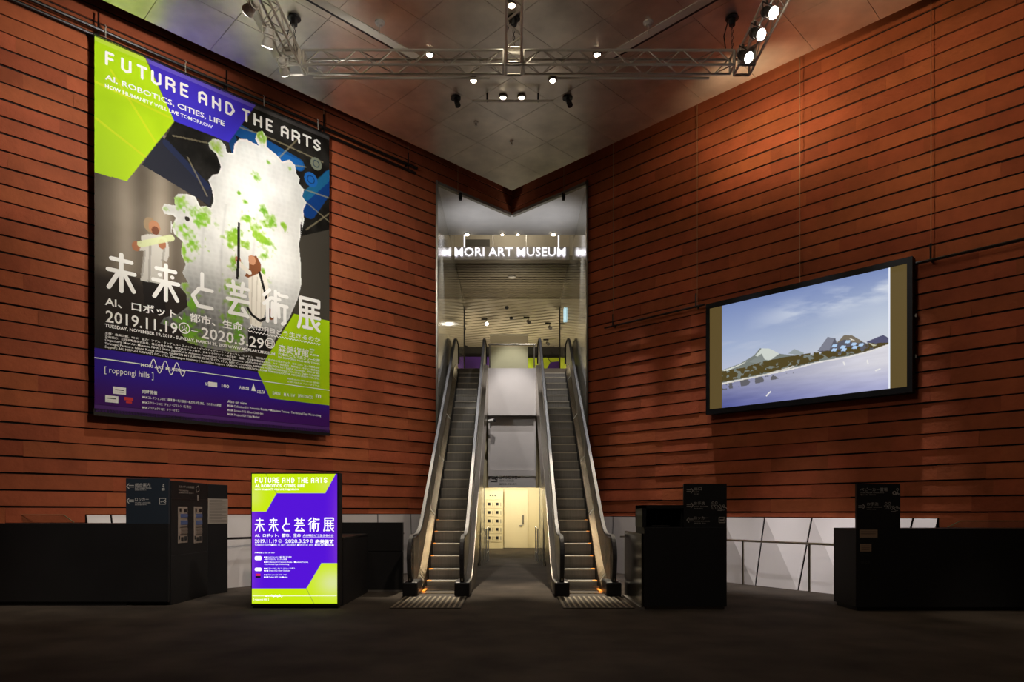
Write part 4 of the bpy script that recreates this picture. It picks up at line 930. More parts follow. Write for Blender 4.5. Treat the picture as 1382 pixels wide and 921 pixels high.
for a in ((656, 430, 1, 'only lit spotlight under the slatted hall ceiling'), (626, 437, 0, 'unlit spotlight under the slatted hall ceiling above the purple panel'), (713, 428, 0, 'unlit spotlight under the slatted hall ceiling above the pale partition'), (742, 436, 0, 'unlit spotlight under the slatted hall ceiling beside the glowing pale box'), (739, 458, 0, 'spotlight farthest back under the slatted hall ceiling, over the lime panel')): hall_spot(*a)
for px_, py_, z, lb in ((684, 414, OPEN_Z-.0, 'small black sensor on the slatted ceiling, front'), (690, 428.5, OPEN_Z, 'small black sensor on the slatted ceiling, farther back')):
    y = (z-EYE)*F/(HZ-py_); p = Vector(((px_-CX)*y/F, y, z)); mb = MB(); mb.tube([p, p+Vector((0, 0, -.05)), p+Vector((0, 0, -.1))], [.07, .08, .05], 12); o = mb.build('ceiling_sensor', M_rubber); tag(o, lb, 'sensor', 'sensors on the slatted ceiling')
y = 23.9; p = Vector((0, y, OPEN_Z-.02)); mb = MB(); mb.tube([p, p+Vector((0, 0, -.03)), p+Vector((0, 0, -.05))], [.13, .13, .1], 16); o = mb.build('ceiling_speaker', M_plaster); tag(o, 'round pale disc on the louvred soffit behind the museum sign', 'ceiling speaker')
x_, y = 1.82, 24.0; mb = MB(); mb.box(x_-.03, x_+.03, y-.12, y+.12, 8.05, 8.5); o = mb.build('exit_light', mat('pale_blue_light', (190, 225, 235), .4, 0, .9), bevel=.01); tag(o, 'small glowing pale box high on the polished passage wall', 'light')

# camera on the wall between the escalators
p = Vector((-.68, 20.75, 4.28)); p = Vector(((662-CX)*20.8/F, 20.8, EYE+(HZ-569)*20.8/F)); t = thing('security_camera', 'small white security camera with black lens above the locker passage', 'camera', p)
mb = MB(); mb.tube([p+Vector((-.06, .02, 0)), p+Vector((.1, -.03, .02))], [.055, .06], 12); mb.build('housing', M_plaster, t)
mb = MB(); mb.tube([p+Vector((.1, -.03, .02)), p+Vector((.15, -.045, .026))], [.05, .045], 12); mb.build('lens', M_rubber, t)
mb = MB(); mb.tube([p+Vector((0, 0, -.04)), p+Vector((0, .05, -.16)), p+Vector((0, .1, -.18))], .02, 8); mb.build('bracket', M_plaster, t)
# lettering over the locker passage
fh = Face((-.7, 21.02, 2.52), (1, 0, 0), (0, -1, 0))
t = thing('locker_sign', 'grey coin locker lettering with key symbol over the locker room opening', 'sign', (0, 21.015, 2.26))
mb = MB()
ptext(mb, fh, 'コインロッカー', 674, 702.5, 641.8, 646.8); ptext(mb, fh, 'COIN LOCKER', 674, 694, 648.4, 650.2); ptext(mb, fh, '投币柜 코인 로커', 674, 697, 652.4, 654.4)
mb.build_lines('lettering', mat('grey_lettering', (58, 56, 58), .6), t)
def key_icon(mb, fc, xa, ya, xb, yb, r=.006):
    mb.cut()
    (a, b), (c, d) = fc.uv(xa, ya), fc.uv(xb, yb); W_, H_ = c-a, d-b
    q = lambda x, y: (a+W_*x, b+H_*y)
    stroke(mb, fc, [q(1, .25), q(1, 0), q(0, 0), q(0, 1), q(1, 1), q(1, .85)], r)
    stroke(mb, fc, [q(.2, .5), q(.75, .5)], r*1.3); stroke(mb, fc, [q(.35, .5), q(.35, .68)], r); stroke(mb, fc, [q(.85+.18*math.cos(i*.7854), .52+.2*math.sin(i*.7854)) for i in range(9)], r)
mb = MB(); key_icon(mb, fh, 662.5, 642.5, 671, 650, .012); mb.build('key_symbol', MATS['grey_lettering'], t)

# lockers and the locker room door
LY = 27.5
t = thing('coin_locker_bank', 'cream bank of coin lockers with black keyholes in the lit room', 'lockers', (-.9, LY, 0))
mb = MB(); x0 = -1.72; ncol = 5; cw = .318; xs = [(656.6-CX)*LY/F+cw*(i-2) for i in range(ncol)]
mb.box(xs[0]-.02, xs[-1]+cw*.0+.02+0, LY, 27.88, 0, 2.02); mb.build('carcass', M_cream, t)
mb = MB(); mb.box(xs[0]-.02, xs[-1]+.02, LY-.02, LY+.02, 1.94, 2.3); mb.build('header_panel', M_cream, t)
mb = MB()
for i in range(3): mb.box(xs[2]+.12+i*.1, xs[2]+.17+i*.1, LY-.028, LY-.02, 2.08, 2.13)
mb.build('indicator', M_rubber, t)
for i in range(ncol-1):
    for j in range(5):
        z1 = 1.92-j*.335; a = xs[i]+.008; b = xs[i]+cw-.008
        mb = MB(); mb.box(a, b, LY-.022, LY, z1-.32, z1); dr = mb.build('door', M_cream, t, bevel=.004)
        mb = MB(); mb.box(a+.05, a+.15, LY-.04, LY-.022, z1-.21, z1-.1); mb.build('lock', M_rubber, dr)
        mb = MB(); mb.box(b-.07, b-.05, LY-.028, LY-.022, z1-.24, z1-.1); mb.build('number_plate', M_lampg, dr)
mb = MB(); mb.box(-.32, .64, 27.84, 27.9, 0, 2.32); mb.mi = 0
d1 = struct(mb, 'door_1', mat('cream_door', (236, 224, 190), .5), .006)
mb = MB(); mb.box(.42, .47, 27.8, 27.84, .95, 1.32); mb.tube([(.3, 27.79, .9), (.42, 27.79, .9)], .02, 8); h = mb.build('door_handle', M_lampg, d1)
for x_, sd, lb in ((-.85, -1, 'blue-grey glass leaf on the locker side of the passage below'), (.85, 1, 'blue-grey glass leaf on the door side of the passage below')):
    t = thing('glass_leaf', lb, 'glass panel', (x_, 19.7, 0), 'glass side leaves of the locker passage')
    mb = MB(); mb.box(x_-.012, x_+.012, 18.5, 20.9, .02, 2.16); mb.build('pane', mat('smoky_glass', (70, 80, 98), .15, .5), t)
    mb = MB()
    for y in (18.48, 20.92): mb.box(x_-.02, x_+.02, y-.02, y+.02, 0, 2.18)
    mb.build('frame', M_alu, t)
for x_, sd, lb in ((-.74, -1, 'pale tubular gate standing on the locker side of the passage'), (.74, 1, 'pale tubular gate standing on the door side of the passage')):
    t = thing('folding_gate', lb, 'gate', (x_, 20.4, 0), 'folded tubular gates'); mb = MB(); a = x_; 
    mb.tube([(a, 19.9, .0), (a, 19.9, .95), (a-sd*.03, 20.7, 1.0), (a-sd*.03, 20.7, 0)], .02, 8); mb.build('frame', M_alu, t)
    mb = MB(); mb.tube([(a, 19.9, .6), (a-sd*.03, 20.7, .62)], .014, 6); mb.tube([(a, 19.9, .25), (a-sd*.03, 20.7, .27)], .014, 6); mb.build('cross_bar', M_alu, t)

# ------------------------------------------------------------------ lit poster stand
PY = 10.3
X0, X1, Z1 = (340-CX)*PY/F, (455-CX)*PY/F, EYE+(HZ-640)*PY/F
fl = Face((X0, PY, Z1), (1, 0, 0), (0, -1, 0)); LW = X1-X0; LH = Z1-(EYE+(HZ-815)*PY/F)
t = thing('light_box_poster', 'glowing purple and lime exhibition poster stand on the floor', 'poster stand', ((X0+X1)/2, PY, 0))
mb = MB(); mb.box(X0-.02, X1+.025, PY+.012, PY+.22, .035, Z1+.02); mb.build('housing', M_black, t, bevel=.008)
mb = MB(); mb.box(X0, X1, PY+.04, PY+.2, 0, .04); mb.build('plinth', M_rubber, t)
def c7(*P): return [fl.uv(335+x/9.7, 635+y/9.7) for x, y in P]
def c8(*P): return [fl.uv(335+x/9.21, 720+y/9.21) for x, y in P]
def poster(u, v):
    x, y = u/LW, v/LH; c = np.zeros(u.shape+(3,)); c[:] = (84, 18, 214)
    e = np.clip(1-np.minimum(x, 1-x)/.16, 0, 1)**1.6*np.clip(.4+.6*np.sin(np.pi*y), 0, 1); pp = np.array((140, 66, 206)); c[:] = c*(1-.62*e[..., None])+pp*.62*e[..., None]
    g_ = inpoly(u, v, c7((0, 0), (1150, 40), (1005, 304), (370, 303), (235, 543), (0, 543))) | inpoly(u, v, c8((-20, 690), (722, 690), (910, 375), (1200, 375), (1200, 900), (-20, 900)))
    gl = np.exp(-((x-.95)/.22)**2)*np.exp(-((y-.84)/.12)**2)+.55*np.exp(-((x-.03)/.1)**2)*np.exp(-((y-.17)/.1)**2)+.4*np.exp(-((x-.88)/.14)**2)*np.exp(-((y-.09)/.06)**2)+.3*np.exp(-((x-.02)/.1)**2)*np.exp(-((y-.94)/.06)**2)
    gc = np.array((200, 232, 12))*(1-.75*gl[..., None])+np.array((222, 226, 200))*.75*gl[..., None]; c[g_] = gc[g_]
    for a, b in (c7((232, 50), (370, 303)), c8((722, 690), (820, 880))): put(c, segd(u, v, a, b) < .006, (140, 160, 60), .7)
    return c
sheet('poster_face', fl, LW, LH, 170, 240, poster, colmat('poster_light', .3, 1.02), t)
M_plit = mat('lit_white_print', (255, 255, 255), .4, 0, 1.0)
mb = MB()
def s7(a, b, y0, y1): return (335+a/9.7, 335+b/9.7, 635+y0/9.7, 635+y1/9.7)
def s8(a, b, y0, y1): return (335+a/9.21, 335+b/9.21, 720+y0/9.21, 720+y1/9.21)
def t7(s_, a, b, y0, y1, bold=.02): ptext(mb, fl, s_, *[s7(a, b, y0, y1)[i] for i in (0, 1, 2, 3)], off=.002, bold=bold)
def t8(s_, a, b, y0, y1, bold=.015): ptext(mb, fl, s_, *s8(a, b, y0, y1), off=.002, bold=bold)
xs7 = [(88, 132), (150, 190), (205, 250), (262, 302), (318, 360), (372, 410), (445, 487), (506, 548), (566, 608), (645, 685), (697, 737), (752, 788), (825, 865), (882, 922), (935, 975), (990, 1035)]
title(mb, fl, [(ch, 335+a/9.7, 335+b/9.7) for ch, (a, b) in zip('FUTUREANDTHEARTS', xs7)], 635+96/9.7, 635+166/9.7, 345, .0062)
t7('AI, ROBOTICS, CITIES, LIFE', 88, 740, 186, 220, .03); t7('HOW HUMANITY WILL LIVE TOMORROW', 88, 665, 240, 262, .03)
for ch, a, b in (('未', 86, 216), ('来', 268, 397), ('と', 440, 552), ('芸', 603, 742), ('術', 783, 937), ('展', 983, 1127)): title(mb, fl, [(ch, 335+a/9.7, 335+b/9.7)], 635+620/9.7, 635+806/9.7, 345, .009, KJ)
t7('AI、ロボット、都市、生命', 88, 690, 830, 872); t7('人は明日どう生きるのか', 715, 1118, 838, 866)
t8('2019.11.19', 82, 358, 76, 120); t8('-', 428, 450, 97, 101); t8('2020.3.29', 462, 755, 76, 120); t8('森美術館', 832, 1062, 78, 122, .03)
for cx_, s_ in ((395, '火'), (788, '日')):
    u, v = fl.uv(335+cx_/9.21, 720+98/9.21); stroke(mb, fl, [(u+.024*math.cos(i*math.pi/8), v+.024*math.sin(i*math.pi/8)) for i in range(17)], .002, .002); text(mb, fl, s_, u-.014, u+.014, v-.015, v+.015, .003)
t8('TUESDAY, NOVEMBER 19, 2019 - SUNDAY, MARCH 29, 2020', 82, 810, 139, 154); t8('MORI ART MUSEUM', 828, 1062, 139, 156, .03)
u, v = fl.uv(335+715/9.7, 635+876/9.7); u1, _ = fl.uv(335+1118/9.7, 720); stroke(mb, fl, [(u, v), (u1, v)], .0018, .002)
t8('同時開催 | Also on view', 82, 330, 233, 250)
for s_, b, y in (('MAMコレクション011：横溝 静＋松川朋奈', 540, 287), ('―私たちが生きる、それぞれの時間', 480, 315), ('MAM Collection 011: Yokomizo Shizuka + Matsukawa Tomona', 745, 350), ('- The Personal Days We Are Living', 508, 378), ('MAMスクリーン012：チェン・ジエレン（陳界仁）', 578, 429), ('MAM Screen 012: Chen Chieh-Jen', 522, 458), ('MAMプロジェクト027：タラ・マダニ', 488, 508), ('MAM Project 027: Tala Madani', 488, 537)): t8(s_, 198, b, y, y+16)
u, v = fl.uv(335+30/9.21, 720+780/9.21); stroke(mb, fl, [(0.01, v), (LW-.01, v)], .003, .002)
ua, ub = LW*.22, LW*.36
stroke(mb, fl, [(ua+(ub-ua)*i/40, v-.02*math.sin(2*math.pi*3*i/40)) for i in range(41)], .0025, .002)
t8('MORI ART MUSEUM', 215, 400, 770, 788, .03); t8('[ roppongi hills ]', 65, 255, 812, 834)
for xa, ya, xb, yb in ((82, 285, 168, 336), (82, 429, 168, 472)):
    (a, b), (c_, d) = c8((xa, ya), (xb, yb)); k_ = .014; P = [(a+k_, b), (c_-k_, b), (c_, b+k_), (c_, d-k_), (c_-k_, d), (a+k_, d), (a, d-k_), (a, b+k_)]; mb.face([fl.p(x, y, .002) for x, y in P])
mb.build_lines('lettering', M_plit, t)
mb = MB(); (a, b), (c_, d) = c8((95, 505), (152, 530)); mb.face([fl.p(a, b, .002), fl.p(c_, b, .002), fl.p(c_, d, .002), fl.p(a, d, .002)]); mb.build('badge', mat('lit_red_print', (230, 40, 70), .4, 0, .9), t)
mb = MB(); (a, b), (c_, d) = c8((92, 532), (154, 554)); mb.face([fl.p(a, b, .002), fl.p(c_, b, .002), fl.p(c_, d, .002), fl.p(a, d, .002)]); mb.build('badge', mat('dark_green_print', (24, 50, 44), .4), t)

# ------------------------------------------------------------------ counters and kiosks
def arrow(mb, fc, x0, x1, y, h, right):
    mb.cut()
    (a, v), (b, _) = fc.uv(x0, y), fc.uv(x1, y); hh = fc.uv(x0, y+h)[1]-v; r = .006
    tip, tail, s_ = (b, a, -1) if right else (a, b, 1)
    hd = hh*1.1
    stroke(mb, fc, [(tail, v-.012), (tip+s_*hd*.9, v-.012)], r*.8); stroke(mb, fc, [(tail, v+.012), (tip+s_*hd*.9, v+.012)], r*.8)
    stroke(mb, fc, [(tip+s_*hd*.8, v-hh), (tip, v), (tip+s_*hd*.8, v+hh)], r)
def people_icon(mb, fc, x, y, h, kind):
    mb.cut()
    u, v = fc.uv(x, y); H_ = fc.uv(x, y+h)[1]-v; r = .005
    stroke(mb, fc, [(u+.016*math.cos(i*.7854), v+.016+.016*math.sin(i*.7854)) for i in range(9)], r*.7)
    if kind == 'man': stroke(mb, fc, [(u-.03, v+.05), (u+.03, v+.05), (u+.03, v+H_*.55), (u+.014, v+H_*.6), (u+.012, v+H_), (u-.012, v+H_), (u-.014, v+H_*.6), (u-.03, v+H_*.55), (u-.03, v+.05)], r*.6)
    elif kind == 'woman': stroke(mb, fc, [(u-.012, v+.05), (u+.012, v+.05), (u+.035, v+H_*.68), (u+.012, v+H_*.7), (u+.012, v+H_), (u-.012, v+H_), (u-.012, v+H_*.7), (u-.035, v+H_*.68), (u-.012, v+.05)], r*.6)
    elif kind == 'chair': stroke(mb, fc, [(u, v+.04), (u, v+H_*.55), (u+.035, v+H_*.55), (u+.045, v+H_*.9)], r); stroke(mb, fc, [(u+.03*math.cos(i*.6+1)-.004, v+H_*.75+.03*math.sin(i*.6+1)) for i in range(8)], r*.6)
    else: stroke(mb, fc, [(u, v+.045), (u, v+H_*.6), (u-.02, v+H_)], r); stroke(mb, fc, [(u, v+H_*.6), (u+.02, v+H_)], r); stroke(mb, fc, [(u-.03, v+.08), (u+.03, v+.08)], r)
# left: long black counter with sign panel
CY = 10.6
t = thing('information_counter', 'long black reception counter with the information sign, under the banner', 'counter', (-6.6, CY, 0))
zc = EYE+(HZ-707)*CY/F; xr = (228-CX)*CY/F
mb = MB(); mb.box(-8.55, xr-.005, CY, CY+.05, .06, zc); mb.box(-8.55, xr-.66, CY+.05, CY+.62, .06, zc); mb.build('counter_body', M_black, t, bevel=.006)
mb = MB(); mb.box(-8.55, xr-.66, CY+.03, CY+.6, 0, .06); mb.build('plinth', M_rubber, t)
mb = MB(); xl = (170-CX)*CY/F; zt = EYE+(HZ-646)*CY/F; mb.box(xl, xr-.005, CY, CY+.05, zc, zt); sp_ = mb.build('sign_panel', M_blue, t)
ff = Face((xl, CY, zt), (1, 0, 0), (0, -1, 0))
def z9(x, y): return 150+x/9.21, 635+y/9.21
mb = MB()
for (s_, e_, kx, yy) in ((('総合案内', 488), ('INFORMATION', 500), ('咨询处 안내 데스크', 437), 160), (('ロッカー', 468), ('COIN LOCKER', 494), ('投币柜 로커', 437), 342)):
    ptext(mb, ff, s_[0] if isinstance(s_, tuple) else s_, z9(298, 0)[0], z9(s_[1], 0)[0], z9(0, yy)[1], z9(0, yy+38)[1]); ptext(mb, ff, e_[0], z9(298, 0)[0], z9(e_[1], 0)[0], z9(0, yy+54)[1], z9(0, yy+70)[1]); ptext(mb, ff, kx[0], z9(298, 0)[0], z9(kx[1], 0)[0], z9(0, yy+80)[1], z9(0, yy+92)[1])
    arrow(mb, ff, *[z9(x, 0)[0] for x in (197, 283)], z9(0, yy+38)[1], 3.2, False)
key_icon(mb, ff, *z9(603, 350), *z9(680, 422), .005)
u, v = ff.uv(*z9(645, 178)); stroke(mb, ff, [(u+.01, v), (u+.011, v)], .011); stroke(mb, ff, [(u-.004, v+.022), (u+.016, v+.022), (u+.016, v+.045)], .006); stroke(mb, ff, [(u-.014, v+.06), (u+.024, v+.06)], .005); stroke(mb, ff, [(u-.012, v+.07), (u-.012, v+.085), (u+.022, v+.085), (u+.022, v+.07)], .006)
mb.build_lines('lettering', M_letter, sp_)
t = thing('counter_glass', 'low glass screen on the information counter', 'glass screen', (-7.4, CY+.56, zc))
gz = EYE+(HZ-695.3)*11.1/F
gx0, gx1, gx2 = -8.5, (87-CX)*11.12/F, (101-CX)*11.12/F
mb = MB(); mb.prism([(gx0, CY+.5, zc+.004), (gx2, CY+.5, zc+.004), (gx1, CY+.5, gz), (gx0, CY+.5, gz)], (0, .01, 0)); mb.build('pane', M_glass, t)
mb = MB(); mb.tube([(gx0, CY+.5, gz), (gx1, CY+.5, gz), (gx2, CY+.5, zc+.01)], .007, 6); mb.build('edge', M_edge, t)
# ticket kiosk, seen along its side
t = thing('ticket_kiosk', 'tall black ticket machine kiosk joined to the information counter', 'kiosk', (xr, 11.3, 0))
y0, y1 = CY+.0, 11.95; za = EYE+(HZ-646.5)*CY/F
mb = MB(); mb.box(xr-.62, xr, y0+.07, y1, .0, za-.02); mb.build('cabinet', M_black, t, bevel=.006)
fk = Face((xr+.0, y0, za), (0, 1, 0), (1, 0, 0))
def z10(x, y): return 220+x/9.21, 640+y/9.21
mb = MB(); ptext(mb, fk, 'スカイデッキ券売機', *[z10(x, 0)[0] for x in (190, 388)], z10(0, 138)[1], z10(0, 168)[1]); ptext(mb, fk, 'TICKETS', z10(190, 0)[0], z10(312, 0)[0], z10(0, 196)[1], z10(0, 212)[1]); ptext(mb, fk, '售票机 티켓 판매기', z10(190, 0)[0], z10(375, 0)[0], z10(0, 224)[1], z10(0, 238)[1])
u, v = fk.uv(*z10(420, 170)); stroke(mb, fk, [(u-.04, v), (u+.05, v-.03), (u+.08, v+.05), (u-.01, v+.08), (u-.04, v)], .006); stroke(mb, fk, [(u+.03, v+.14), (u+.03, v+.2)], .02)
mb.build_lines('lettering', M_dim, t)
mb = MB(); ua, va = fk.uv(*z10(100, 300)); ub, _ = fk.uv(*z10(548, 300)); _, vb_ = fk.uv(*z10(100, 985+30)); 
for a_, b_, c_, d_ in ((ua, ub, va, va+.012), (ua, ub, vb_, vb_+.012)): mb.face([fk.p(a_, c_, .003), fk.p(b_, c_, .003), fk.p(b_, d_, .003), fk.p(a_, d_, .003)])
mb.build('front_seam', MATS['dim_grey_lettering'] if False else M_rubber, t)
for xa, xb, lb in ((186, 296, None), (383, 478, None)):
    ua, va = fk.uv(*z10(xa, 405)); ub, _ = fk.uv(*z10(xb, 405)); _, vb_ = fk.uv(*z10(xa, 862))
    H_ = vb_-va; W_ = ub-ua
    mb = MB(); mb.obox(fk.p(ua+W_/2, va+H_/2, .006), fk.A*(W_/2), fk.N*.006, (0, 0, H_/2)); pl = mb.build('machine_face', mat('machine_grey', (176, 160, 148), .5), t)
    def sub(nm, m_, rects):
        q = MB()
        for a_, b_, c_, d_ in rects: q.obox(fk.p(ua+W_*(a_+b_)/2, va+H_*(c_+d_)/2, .015), fk.A*(W_*(b_-a_)/2), fk.N*.004, (0, 0, H_*(d_-c_)/2))
        q.build(nm, m_, pl)
    sub('display', mat('blue_display', (70, 84, 124), .3, 0, .12), ((.2, .98, .2, .3), (.2, .98, .38, .5)))
    sub('slot', M_rubber, ((.1, .25, .05, .14), (.6, .9, .06, .15), (.25, .5, .84, .95), (.62, .88, .82, .94), (0, .1, .8, .9), (.15, 1, .56, .575), (.15, 1, .76, .77)))
    sub('keypad', mat('keypad_grey', (140, 126, 116), .5), ((.2, .98, .6, .66), (.2, .98, .68, .74)))
# second kiosk with a notice sheet
ya, yb = 11.97, 12.45; xa, xb = (280-CX)*11.97/F, (307.3-CX)*12.4/F
t = thing('notice_kiosk', 'black cabinet with a pale notice sheet beside the ticket machines', 'kiosk', (xa, 12.2, 0))
za2 = EYE+(HZ-654)*12.1/F
mb = MB(); mb.prism([(xa, 11.98, 0), (xb, 12.4, 0), (xb-.3, 12.75, 0), (xa-.25, 12.4, 0)], (0, 0, za2)); mb.build('cabinet', M_black, t, bevel=.005)
fn = Face((xa, 11.98, za2), (xb-xa, 12.4-11.98, 0), (12.4-11.98, -(xb-xa), 0))
if fn.N.y > 0: fn = Face(fn.O, fn.A, -fn.N)
u0, v0 = fn.uv(*z10(556, 305)); u1, _ = fn.uv(*z10(802, 305)); _, v1 = fn.uv(*z10(556, 620))
mb = MB(); mb.obox(fn.p((u0+u1)/2, (v0+v1)/2, .004), fn.A*((u1-u0)/2), fn.N*.003, (0, 0, (v1-v0)/2)); ns = mb.build('notice_sheet', mat('grey_paper', (168, 158, 148), .7), t)
mb = MB()
for i in range(15):
    v = v0+.03+i*(v1-v0-.06)/14; stroke(mb, fn, [(u0+.03, v), (u0+(u1-u0)*(.92 if i % 3 else .7), v)], .003, .009)
mb.build('text_line', mat('paper_text', (112, 104, 98), .7), ns)
# dark counters behind the poster stand
t = thing('low_counter', 'low black counter behind the lit poster stand', 'counter', (-3.1, 11.5, 0))
mb = MB(); mb.box(-3.75, -2.586, 10.62, 12.4, 0, 1.02); mb.build('body', M_black, t, bevel=.005)
mb = MB(); mb.box(-3.77, -2.58, 10.61, 12.41, 1.02, 1.05); mb.build('counter_top', mat('dark_top', (44, 42, 41), .35), t, bevel=.004)
t = thing('black_screen_wall', 'black screen wall between the lit poster and the escalator', 'partition', (-3, 12.5, 0))
mb = MB(); xe = (543.5-CX)*12.5/F; mb.box(-4.3, xe, 12.5, 12.6, .735, 1.25); mb.box(-4.3, xe, 12.5, 12.6, .03, .725); mb.box(-4.29, xe-.01, 12.51, 12.59, .72, .74); mb.build('panel', M_black, t)
mb = MB(); mb.box(-4.3, xe, 12.49, 12.61, 0, .03); mb.build('base_strip', mat('base_strip', (140, 134, 126), .4, .5), t)
# right: steel side panel, counter with hood and sign
t = thing('steel_side_panel', 'reflective steel side panel between the escalator and hooded counter', 'side panel', (1.96, 10.9, 0))
mb = MB(); mb.prism([(1.90, 10.17, .04), (1.90, 11.7, .04), (1.90, 11.7, 1.12), (1.90, 10.17, 1.12)], (.03, 0, 0)); mb.build('panel', mat('dark_steel', (108, 104, 96), .16, 1, 0, .1, 2), t)
mb = MB(); mb.box(1.87, 1.95, 10.17, 11.7, 0, .04); mb.build('base_strip', MATS['base_strip'], t)
CY2 = 10.13
t = thing('service_counter', 'black counter with a hooded recess and exit sign panel', 'counter', (2.5, CY2, 0))
xa, xb = 1.965, (981-CX)*CY2/F; zc = EYE+(HZ-712)*CY2/F
xa = (865-CX)*CY2/F
mb = MB(); mb.box(xa+.05, xb, CY2, CY2+.7, .05, zc); mb.build('counter_body', M_black, t, bevel=.006)
mb = MB(); mb.box(xa+.07, xb-.03, CY2+.03, CY2+.66, 0, .05); mb.build('plinth', MATS['base_strip'], t)
xs_ = (923-CX)*CY2/F; zt = EYE+(HZ-653)*CY2/F
mb = MB(); mb.box(xs_, xb-.002, CY2, CY2+.05, zc, zt); sp_ = mb.build('sign_panel', M_black, t)
mb = MB(); xh, zh = (862-CX)*CY2/F+.05, EYE+(HZ-682)*CY2/F
for a in ((xh, xh+.06, CY2, CY2+.55, zc, zh), (xs_-.03, xs_, CY2+.05, CY2+.55, zc, zh), (xh, xs_, CY2, CY2+.55, zh-.05, zh), (xh, xs_, CY2+.5, CY2+.55, zc, zh)): mb.box(*a)
mb.build('hood', mat('dark_hood', (30, 31, 31), .4), t)
mb = MB(); mb.box(xh+.18, xs_-.16, CY2+.2, CY2+.22, zc+.012, zc+.02); mb.build('shelf_edge', M_alu, t)
fr = Face((xs_, CY2, zt), (1, 0, 0), (0, -1, 0))
def z11(x, y): return 850+x/9.207, 640+y/9.207
mb = MB()
for jp, jx, en, ex, k3_, kx, yy, rt in (('出口', 893, 'EXIT', 858, '出口 출구', 862, 165, True), ('お手洗', 935, 'REST ROOM', 972, '洗手间 화장실', 905, 345, True), ('ロッカー', 975, 'COIN LOCKER', 995, '投币柜 로커', 940, 528, False)):
    ptext(mb, fr, jp, z11(796, 0)[0], z11(jx, 0)[0], z11(0, yy)[1], z11(0, yy+36)[1]); ptext(mb, fr, en, z11(796, 0)[0], z11(ex, 0)[0], z11(0, yy+52)[1], z11(0, yy+66)[1]); ptext(mb, fr, k3_, z11(796, 0)[0], z11(kx, 0)[0], z11(0, yy+78)[1], z11(0, yy+90)[1])
    arrow(mb, fr, *[z11(x, 0)[0] for x in (708, 785)], z11(0, yy+44)[1], 3.0, rt)
for x, y, h, kd in ((1032, 345, 10, 'man'), (1074, 345, 10, 'woman'), (1118, 385, 6, 'baby'), (1165, 385, 6, 'chair')): people_icon(mb, fr, *z11(x, y), h, kd)
key_icon(mb, fr, *z11(1108, 540), *z11(1182, 604), .006)
mb.build_lines('lettering', M_dim, sp_)
# far right counter
CY3 = 10.05
t = thing('service_counter', 'long black counter with tan stickers and stroller sign panel', 'counter', (6.3, CY3, 0))
xa, xb = (1155-CX)*CY3/F, 8.7; zc = EYE+(HZ-714)*CY3/F; zt = EYE+(HZ-653)*CY3/F; xs_ = (1215-CX)*CY3/F
mb = MB(); mb.box(xa, xb, CY3, CY3+.7, .05, zc); mb.build('counter_body', M_black, t, bevel=.006)
mb = MB(); mb.box(xa+.03, xb, CY3+.03, CY3+.66, 0, .05); mb.build('plinth', M_rubber, t)
mb = MB(); mb.box(xa+.015, xs_, CY3, CY3+.05, zc, zt); sp_ = mb.build('sign_panel', M_black, t)
fq = Face((xa, CY3, zt), (1, 0, 0), (0, -1, 0))
def z12(x, y): return 1140+x/6.58, 640+y/6.58
mb = MB()
ptext(mb, fq, 'ベビーカー置場', z12(138, 0)[0], z12(380, 0)[0], z12(0, 122)[1], z12(0, 152)[1]); ptext(mb, fq, 'STROLLER PARKING', z12(140, 0)[0], z12(348, 0)[0], z12(0, 160)[1], z12(0, 172)[1]); ptext(mb, fq, '婴儿车 유모차', z12(140, 0)[0], z12(275, 0)[0], z12(0, 180)[1], z12(0, 190)[1])
ptext(mb, fq, 'お手洗', z12(197, 0)[0], z12(298, 0)[0], z12(0, 252)[1], z12(0, 278)[1]); ptext(mb, fq, 'REST ROOM', z12(195, 0)[0], z12(325, 0)[0], z12(0, 290)[1], z12(0, 300)[1]); ptext(mb, fq, '洗手间 화장실', z12(195, 0)[0], z12(275, 0)[0], z12(0, 310)[1], z12(0, 318)[1])
arrow(mb, fq, z12(122, 0)[0], z12(178, 0)[0], z12(0, 290)[1], 3.0, True)
for x, y, h, kd in ((366, 252, 9, 'man'), (397, 252, 9, 'woman'), (430, 285, 5, 'baby'), (462, 285, 5, 'chair'), (467, 128, 9, 'baby')): people_icon(mb, fq, *z12(x, y), h, kd)
u, v = fq.uv(*z12(440, 170)); stroke(mb, fq, [(u+.022*math.cos(i*.7854), v+.022*math.sin(i*.7854)) for i in range(9)], .008)
mb.build_lines('lettering', M_dim, sp_)
for xa_, ya_, xb_, yb_ in ((132, 496, 290, 566), (136, 622, 236, 690)):
    (a, b), (c_, d) = fq.uv(*z12(xa_, ya_)), fq.uv(*z12(xb_, yb_)); mb = MB(); mb.obox(fq.p((a+c_)/2, (b+d)/2, .003), fq.A*((c_-a)/2), fq.N*.002, (0, 0, (d-b)/2)); st = mb.build('sticker', mat('tan_sticker', (168, 138, 112), .6), t)
    mb = MB()
    for i in range(3 if xb_ < 280 else 2): stroke(mb, fq, [(a+.02, b+(i+1)*(d-b)/4), (c_-.03, b+(i+1)*(d-b)/4)], .003, .007)
    mb.build('sticker_lettering', mat('sticker_text', (104, 84, 70), .6), st)
mb = MB(); ptext(mb, fq, 'インフォメーション', z12(140, 0)[0], z12(220, 0)[0], z12(0, 705)[1], z12(0, 725)[1], bold=0); ptext(mb, fq, '10:00-22:00', z12(135, 0)[0], z12(222, 0)[0], z12(0, 775)[1], z12(0, 795)[1], bold=0); mb.build('counter_lettering', mat('faint_lettering', (70, 68, 66), .6), t)
t = thing('counter_glass', 'low glass screen on the counter with tan stickers', 'glass screen', (7.4, CY3+.56, zc))
gy = CY3+.5; gz = EYE+(HZ-703.5)*gy/F; gx0, gx1 = (1279-CX)*gy/F, (1296-CX)*gy/F
